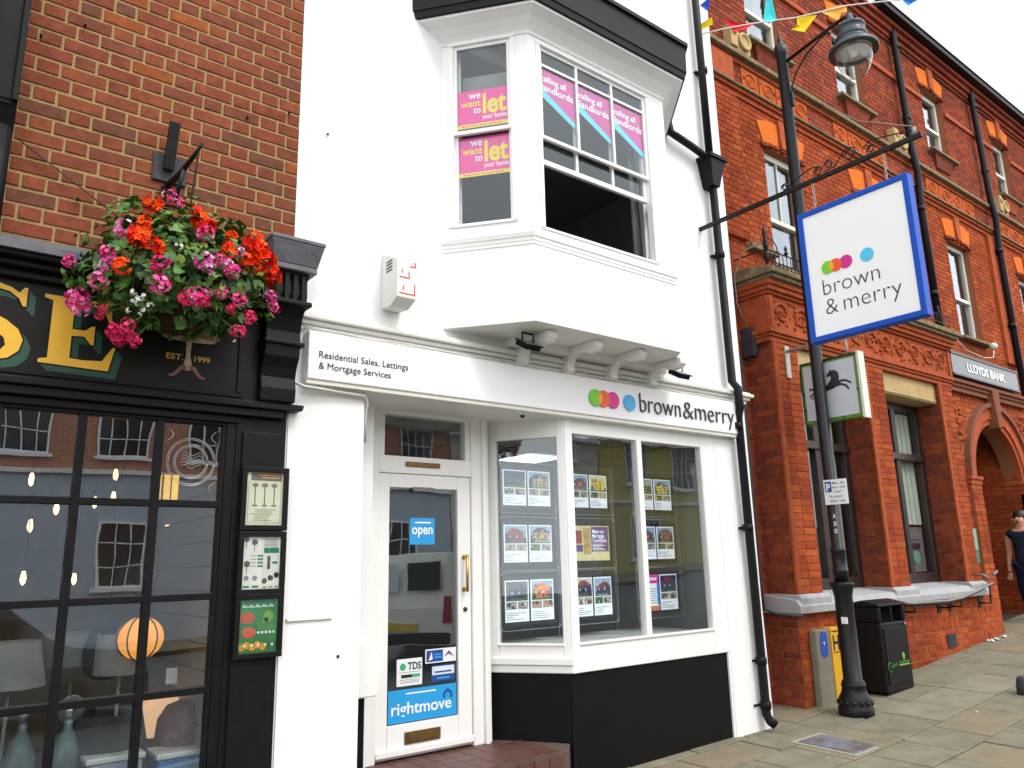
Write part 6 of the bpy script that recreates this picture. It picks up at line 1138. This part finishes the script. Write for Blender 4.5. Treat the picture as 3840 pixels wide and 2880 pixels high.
# ------------------------------------------------------------------ bunting
BU = empty('bunting', (7.9, -.8, 7.6), 'string of coloured triangular bunting stretched past the lantern', 'bunting')
pA, pB = Vector((7.25, -.1, 0)), Vector((8.30, -1.33, 0)); bn = (pB - pA).cross(Vector((0, 0, 1))).normalized()
def onb(px, py): d = ray(px, py); t = (pA - EYE).dot(bn) / d.dot(bn); return EYE + d * t
sp = [onb(*q) for q in ((1505, 76), (1560, 63), (1620, 52), (1665, 45), (1720, 38), (1780, 24), (1830, 12), (1900, 4), (1990, -4), (2060, -10))]
bd = B(); bd.tube(sp, .009, 5); bd.build('string', 'string', BU)
for pts, m in ((((1498, 62), (1538, 38), (1540, 52), (1508, 68), (1482, 80)), 'flag_yellow'), (((1512, 12), (1534, -6), (1530, 24)), 'flag_blue'), (((1560, 38), (1578, 46), (1600, 50), (1634, 48), (1612, 64), (1584, 68)), 'flag_red'), (((1648, 46), (1655, -4), (1668, -2), (1678, 44), (1664, 50)), 'flag_aqua'), (((1722, 38), (1764, 34), (1738, 68), (1708, 64), (1722, 56)), 'flag_yellow'), (((1772, 26), (1798, 14), (1828, 10), (1830, 26), (1818, 28), (1812, 42)), 'flag_orange'), (((1950, 2), (1995, -6), (1962, 12)), 'flag_sky')):
    q = [onb(*p) for p in pts]; n = len(q); bd = B(); cc = sum(q, Vector()) / n + bn * -.03; i = len(bd.v)
    for off in (0, .004): bd.v += [tuple(p + bn * (off + .012 * math.sin(k * 2.1))) for k, p in enumerate(q)] + [tuple(cc + bn * off)]
    for k in range(n): bd.addf([k, (k + 1) % n, n]); bd.addf([n + 1 + (k + 1) % n, n + 1 + k, 2 * n + 1]); bd.addf([k, n + 1 + k, n + 1 + (k + 1) % n, (k + 1) % n])
    bd.build('flag', m, BU)

# ------------------------------------------------------------------ person stepping past the bank door
def hit(px, py):
    d = ray(px, py); q = EYE
    for j in range(6000):
        q = EYE + d * (j * .00002)
        if q.z < gz(q.x, q.y): break
    return q
ft = hit(2246, 1346); PX, PY = ft.x + .12, ft.y + .08; PZ = gz(PX, PY)
PE = empty('person', (PX, PY, PZ), 'person with dark hair in navy clothes and sandals at the right edge of the pavement', 'person')
H = 1.80                                                   # 1.6 m in survey units
def skinned(name, verts, edges, rads, m, parent, sub=2):
    me = bpy.data.meshes.new(name); me.from_pydata([(PX + a, PY + b_, PZ + c) for a, b_, c in verts], edges, []); o = bpy.data.objects.new(name, me); sc.collection.objects.link(o)
    bm = bmesh.new(); bm.from_mesh(me); sl = bm.verts.layers.skin.verify(); bm.verts.ensure_lookup_table()
    for k, r in enumerate(rads): q = bm.verts[k][sl]; q.radius = r if isinstance(r, tuple) else (r, r); q.use_root = (k == 0)
    bm.to_mesh(me); bm.free(); o.modifiers.new('skin', 'SKIN').use_smooth_shade = True; sb = o.modifiers.new('sub', 'SUBSURF'); sb.levels = sb.render_levels = sub
    dg = bpy.context.evaluated_depsgraph_get(); dg.update(); m2 = bpy.data.meshes.new_from_object(o.evaluated_get(dg)); bpy.data.objects.remove(o); bpy.data.meshes.remove(me)
    O = WL[parent.name]; m2.transform(Matrix.Translation(-O)); m2.materials.clear(); m2.materials.append(MATS[m])
    for p in m2.polygons: p.use_smooth = True
    r_ = bpy.data.objects.new(name, m2); sc.collection.objects.link(r_); r_.parent = parent; return reg(r_, O)
h = H
# walking towards the left of the picture (-X); pelvis first
J = [(0, 0, .53 * h), (0, 0, .62 * h), (-.01, 0, .74 * h), (-.01, 0, .815 * h), (-.02, 0, .85 * h), (-.04, 0, .90 * h), (-.035, 0, .955 * h),
     (0, -.10, .50 * h), (-.10, -.11, .28 * h), (-.03, -.11, .05 * h), (-.10, -.115, .025 * h), (-.19, -.12, .018 * h),
     (0, .10, .50 * h), (.02, .11, .28 * h), (.16, .11, .07 * h), (.11, .115, .03 * h), (.04, .12, .018 * h),
     (-.01, -.16, .80 * h), (-.01, -.235, .77 * h), (-.02, -.27, .62 * h), (-.11, -.27, .49 * h), (-.14, -.265, .45 * h),
     (-.01, .16, .80 * h), (-.01, .235, .77 * h), (.05, .27, .62 * h), (.0, .28, .48 * h), (-.02, .28, .44 * h)]
ED = [(0, 1), (1, 2), (2, 3), (3, 4), (4, 5), (5, 6), (0, 7), (7, 8), (8, 9), (9, 10), (10, 11), (0, 12), (12, 13), (13, 14), (14, 15), (15, 16), (3, 17), (17, 18), (18, 19), (19, 20), (20, 21), (3, 22), (22, 23), (23, 24), (24, 25), (25, 26)]
RD = [(.13, .15), (.11, .13), (.12, .16), (.09, .12), .055, .095, .085, .095, .062, .042, .042, .028, .095, .062, .042, .042, .028, .065, .06, .042, .032, .035, .065, .06, .042, .032, .035]
body = skinned('body', J, ED, RD, 'skin', PE)
for hx, hy, hz, sg in ((-.14, -.265, .45 * h, 1), (-.02, .28, .44 * h, -1)):      # hands: palm with five fingers
    vs = [(hx, hy, hz), (hx - .015, hy, hz - .05)]; es = [(0, 1)]; rs_ = [(.018, .034), (.018, .036)]
    for k in range(4):
        off = (k - 1.5) * .021; i = len(vs); ln = (.032, .038, .036, .028)[k]; vs += [(hx - .018, hy + off, hz - .075), (hx - .026, hy + off, hz - .075 - ln), (hx - .012, hy + off, hz - .075 - ln * 1.8)]; es += [(1, i), (i, i + 1), (i + 1, i + 2)]; rs_ += [.010, .009, .007]
    i = len(vs); vs += [(hx - .022, hy + sg * .042, hz - .035), (hx - .036, hy + sg * .05, hz - .07)]; es += [(0, i), (i, i + 1)]; rs_ += [.011, .008]
    skinned('hand', vs, es, rs_, 'skin', PE, 1)
skinned('top', [(0, 0, .44 * h), (0, 0, .62 * h), (-.01, 0, .74 * h), (-.01, 0, .82 * h), (-.01, -.16, .80 * h), (-.01, -.24, .76 * h), (-.01, .16, .80 * h), (-.01, .24, .76 * h)], [(0, 1), (1, 2), (2, 3), (3, 4), (4, 5), (3, 6), (6, 7)], [(.175, .19), (.14, .165), (.137, .175), (.10, .13), .08, .075, .08, .075], 'cloth_top', PE)
skinned('trousers', [(0, 0, .54 * h), (0, -.10, .49 * h), (-.10, -.11, .28 * h), (-.045, -.11, .09 * h), (0, .10, .49 * h), (.02, .11, .28 * h), (.14, .11, .10 * h)], [(0, 1), (1, 2), (2, 3), (0, 4), (4, 5), (5, 6)], [(.13, .15), .115, .085, .075, .115, .085, .075], 'cloth_navy', PE)
bd = B(); hc = Vector((PX - .035, PY, PZ + .93 * h))
bd.lathe([(.02, .115), (.075, .10), (.105, .05), (.112, 0), (.105, -.06), (.10, -.14), (.06, -.22), (.02, -.24)], hc + Vector((.062, 0, .03)), 16); bd.build('hair', 'hair_dark', PE)
bd = B(); bd.lathe([(.016, 0), (.010, .025), (.003, .03)], hc + Vector((-.085, 0, -.012)), 8, ax=NX); bd.build('nose', 'skin', PE); B().lathe([(.022, 0), (.016, .008)], hc + Vector((-.083, 0, -.055)), 8, ax=NX).build('mouth', 'lamp_red', PE)
for sg in (-1, 1): B().ball(hc + Vector((-.078, sg * .035, .012)), .012, 8).build('eye', 'ink', PE); B().ball(hc + Vector((.0, sg * .095, -.01)), .022, 8).build('ear', 'skin', PE)
for fx, fy_ in ((-.10, -.115), (.11, .115)): bd = B(); bd.box(PX + fx - .12, PX + fx + .10, PY + fy_ - .045, PY + fy_ + .045, PZ, PZ + .018); bd.tube([(PX + fx - .04, PY + fy_ - .05, PZ + .015), (PX + fx - .04, PY + fy_, PZ + .085), (PX + fx - .04, PY + fy_ + .05, PZ + .015)], .008, 5); bd.build('sandal', 'sandal', PE)

# ------------------------------------------------------------------ the other side of the street (seen in the window reflections)
def opposite(name, label, x0, x1, z1, lowm, upm, split, wins, y=-18.0):
    K = 1.42; x0, x1 = x0 * K, x1 * K; split = 1.6 + (split - 1.6) * K; wins = [(a * K, b_ * K, 1.6 + (c - 1.6) * K, 1.6 + (d - 1.6) * K) for a, b_, c, d in wins if d < z1]
    e = empty(name, ((x0 + x1) / 2, y - .5, g((x0 + x1) / 2)), label, 'building')
    bd = B(); bd.box(x0, x1, y - 4, y, g(x0) - .6, split); bd.build('lower_wall', lowm, e); bd = B(); bd.box(x0, x1, y - 4, y - .02, split + .001, z1); bd.build('upper_wall', upm, e); bd = B(); bd.box(x0, x1, y - .02, y + .12, split - .08, split + .05); bd.box(x0, x1, y - 4, y + .25, z1, z1 + .15); bd.build('band', 'old_white', e)
    for (a, b_, c, d) in wins:
        bd = B(); t = .06; bd.box(a, b_, y + .005, y + .05, c, c + t); bd.box(a, b_, y + .005, y + .05, d - t, d); bd.box(a, a + t, y + .005, y + .05, c + t, d - t); bd.box(b_ - t, b_, y + .005, y + .05, c + t, d - t); bd.box(a - .1, b_ + .1, y + .005, y + .12, c - .1, c - .001); nx = max(2, int((b_ - a) / .35))
        for k in range(1, nx): x = a + (b_ - a) * k / nx; bd.box(x - .015, x + .015, y + .006, y + .04, c + t, d - t)
        for k in range(1, 3): z = c + (d - c) * k / 3; bd.box(a + t, b_ - t, y + .007, y + .04, z - .015, z + .015)
        wo = bd.build('window', 'white_frame', e); bd = B(); bd.box(a + t, b_ - t, y + .003, y + .012, c + t, d - t); bd.build('pane', 'opp_pane', wo)
mat('opp_cream', (.6, .58, .52), .8, .06); mat('opp_pane', (.03, .035, .04), .08, .1)
wn = []
for k in range(-4, 6): wn.append((.95 + k * 1.75, 1.95 + k * 1.75, 3.75, 5.0))
wn += [(2.9, 3.75, 1.25, 2.5), (5.9, 6.9, 1.25, 2.6), (9.2, 10.2, 1.25, 2.6), (-1.5, -.4, 1.2, 2.5)]
opposite('blue_grey_house', 'brick house with a blue grey ground floor across the street', -8, 11.2, 6.4, 'opp_blue', 'opp_brick', 3.42, wn)
opposite('white_house', 'pale house across the street', 11.25, 15.9, 6.3, 'opp_cream', 'opp_cream', 3.6, [(12.2, 13.2, 4.4, 5.8), (13.9, 14.9, 4.4, 5.8), (12.2, 13.4, 1.5, 2.9)])
opposite('yellow_house', 'yellow painted house across the street', 15.95, 22, 6.5, 'opp_yellow', 'opp_yellow', 3.3, [(17.0, 18.0, 3.8, 5.2), (19.2, 20.2, 3.8, 5.2), (17.2, 18.4, 1.6, 2.8)])
def vehicle(name, label, cat, x0, ln, yc, wd, prof, m, glassw, zg):
    e = empty(name, (x0 + ln / 2, yc, zg), label, cat); bd = B(); n = len(prof)
    ins = lambda z: .10 * max(0, (z - .9)) / .9
    for s_ in (-1, 1): bd.face([(x0 + a * ln, yc + s_ * (wd / 2 - ins(z)), zg + z) for a, z in (prof if s_ < 0 else prof[::-1])])
    for k in range(n): (a, z), (b_, z2) = prof[k], prof[(k + 1) % n]; bd.face([(x0 + a * ln, yc - (wd / 2 - ins(z)), zg + z), (x0 + a * ln, yc + (wd / 2 - ins(z)), zg + z), (x0 + b_ * ln, yc + (wd / 2 - ins(z2)), zg + z2), (x0 + b_ * ln, yc - (wd / 2 - ins(z2)), zg + z2)])
    bd.build('body', m, e, bev=.05)
    for fx in (.2, .8):
        for s_ in (-1, 1): bd = B(); c = (x0 + fx * ln, yc + s_ * (wd / 2 - .16), zg + .31); bd.lathe([(.2, 0), (.31, .01), (.32, .05), (.32, .15), (.31, .19), (.2, .2)], c, 18, ax=(0, s_, 0)); wo = bd.build('wheel', 'tyre', e); bd = B(); bd.lathe([(.19, .195), (.15, .205), (.05, .20)], c, 14, ax=(0, s_, 0)); bd.build('rim', 'steel', wo)
    for (a, b_, c, d) in glassw:
        for s_ in (-1, 1): yy = yc + s_ * (wd / 2 - ins((c + d) / 2) + .004); bd = B(); bd.box(x0 + a * ln, x0 + b_ * ln, yy - .012, yy + .012, zg + c, zg + d); bd.build('side_window', 'opp_pane', e)
    return e
zr = g(9.5) - .19
vn = vehicle('delivery_van', 'small white van parked across the street, seen in the door reflection', 'van', 7.75, 4.4, -6.9, 1.75, [(.0, .35), (.0, 1.0), (.012, 1.2), (.05, 1.95), (.62, 2.0), (.74, 1.45), (.97, 1.15), (1.0, .85), (1.0, .35)], 'van_white', [(.52, .70, 1.2, 1.75)], zr)
for s_ in (-1, 1):
    bd = B(); bd.obox((7.745 + .03, -6.9, zr + 1.5), (0, -s_, 0), (.08, 0, .99), (-.99, 0, .08), .08, .68, -.18, .30, .0, .02); bd.build('rear_window', 'opp_pane' if s_ < 0 else 'poster_pale', vn)
    bd = B(); bd.box(7.72, 7.76, -6.9 + s_ * .80 - .07, -6.9 + s_ * .80 + .07, zr + .75, zr + 1.2); bd.build('tail_lamp', 'lamp_red', vn)
bd = B(); bd.box(7.715, 7.745, -7.2, -6.6, zr + .62, zr + .76); bd.build('number_plate', 'plate_num', vn); bd = B(); bd.box(7.68, 7.8, -7.75, -6.05, zr + .38, zr + .58); bd.build('bumper', 'tyre', vn, bev=.03)
vn.rotation_euler = (0, 0, R(-45)); rc_ = Vector((7.30, -6.46, zr)); vn.location = rc_ + Vector((math.cos(R(-45)), math.sin(R(-45)), 0)) * 2.2
vehicle('parked_car', 'grey car parked across the street, seen in the lamp shop reflection', 'car', -1.6, 4.5, -7.6, 1.8, [(.0, .3), (.0, .85), (.03, 1.0), (.14, 1.06), (.28, 1.55), (.62, 1.58), (.78, 1.1), (.97, .95), (1.0, .7), (1.0, .3)], 'car_grey', [(.24, .42, 1.1, 1.45), (.45, .66, 1.1, 1.45)], g(0) - .19)

# ------------------------------------------------------------------ survey units -> metres
SM = Matrix.Scale(UNIT, 4)
for me in bpy.data.meshes: me.transform(SM)
for o in sc.objects: o.location = o.location * UNIT
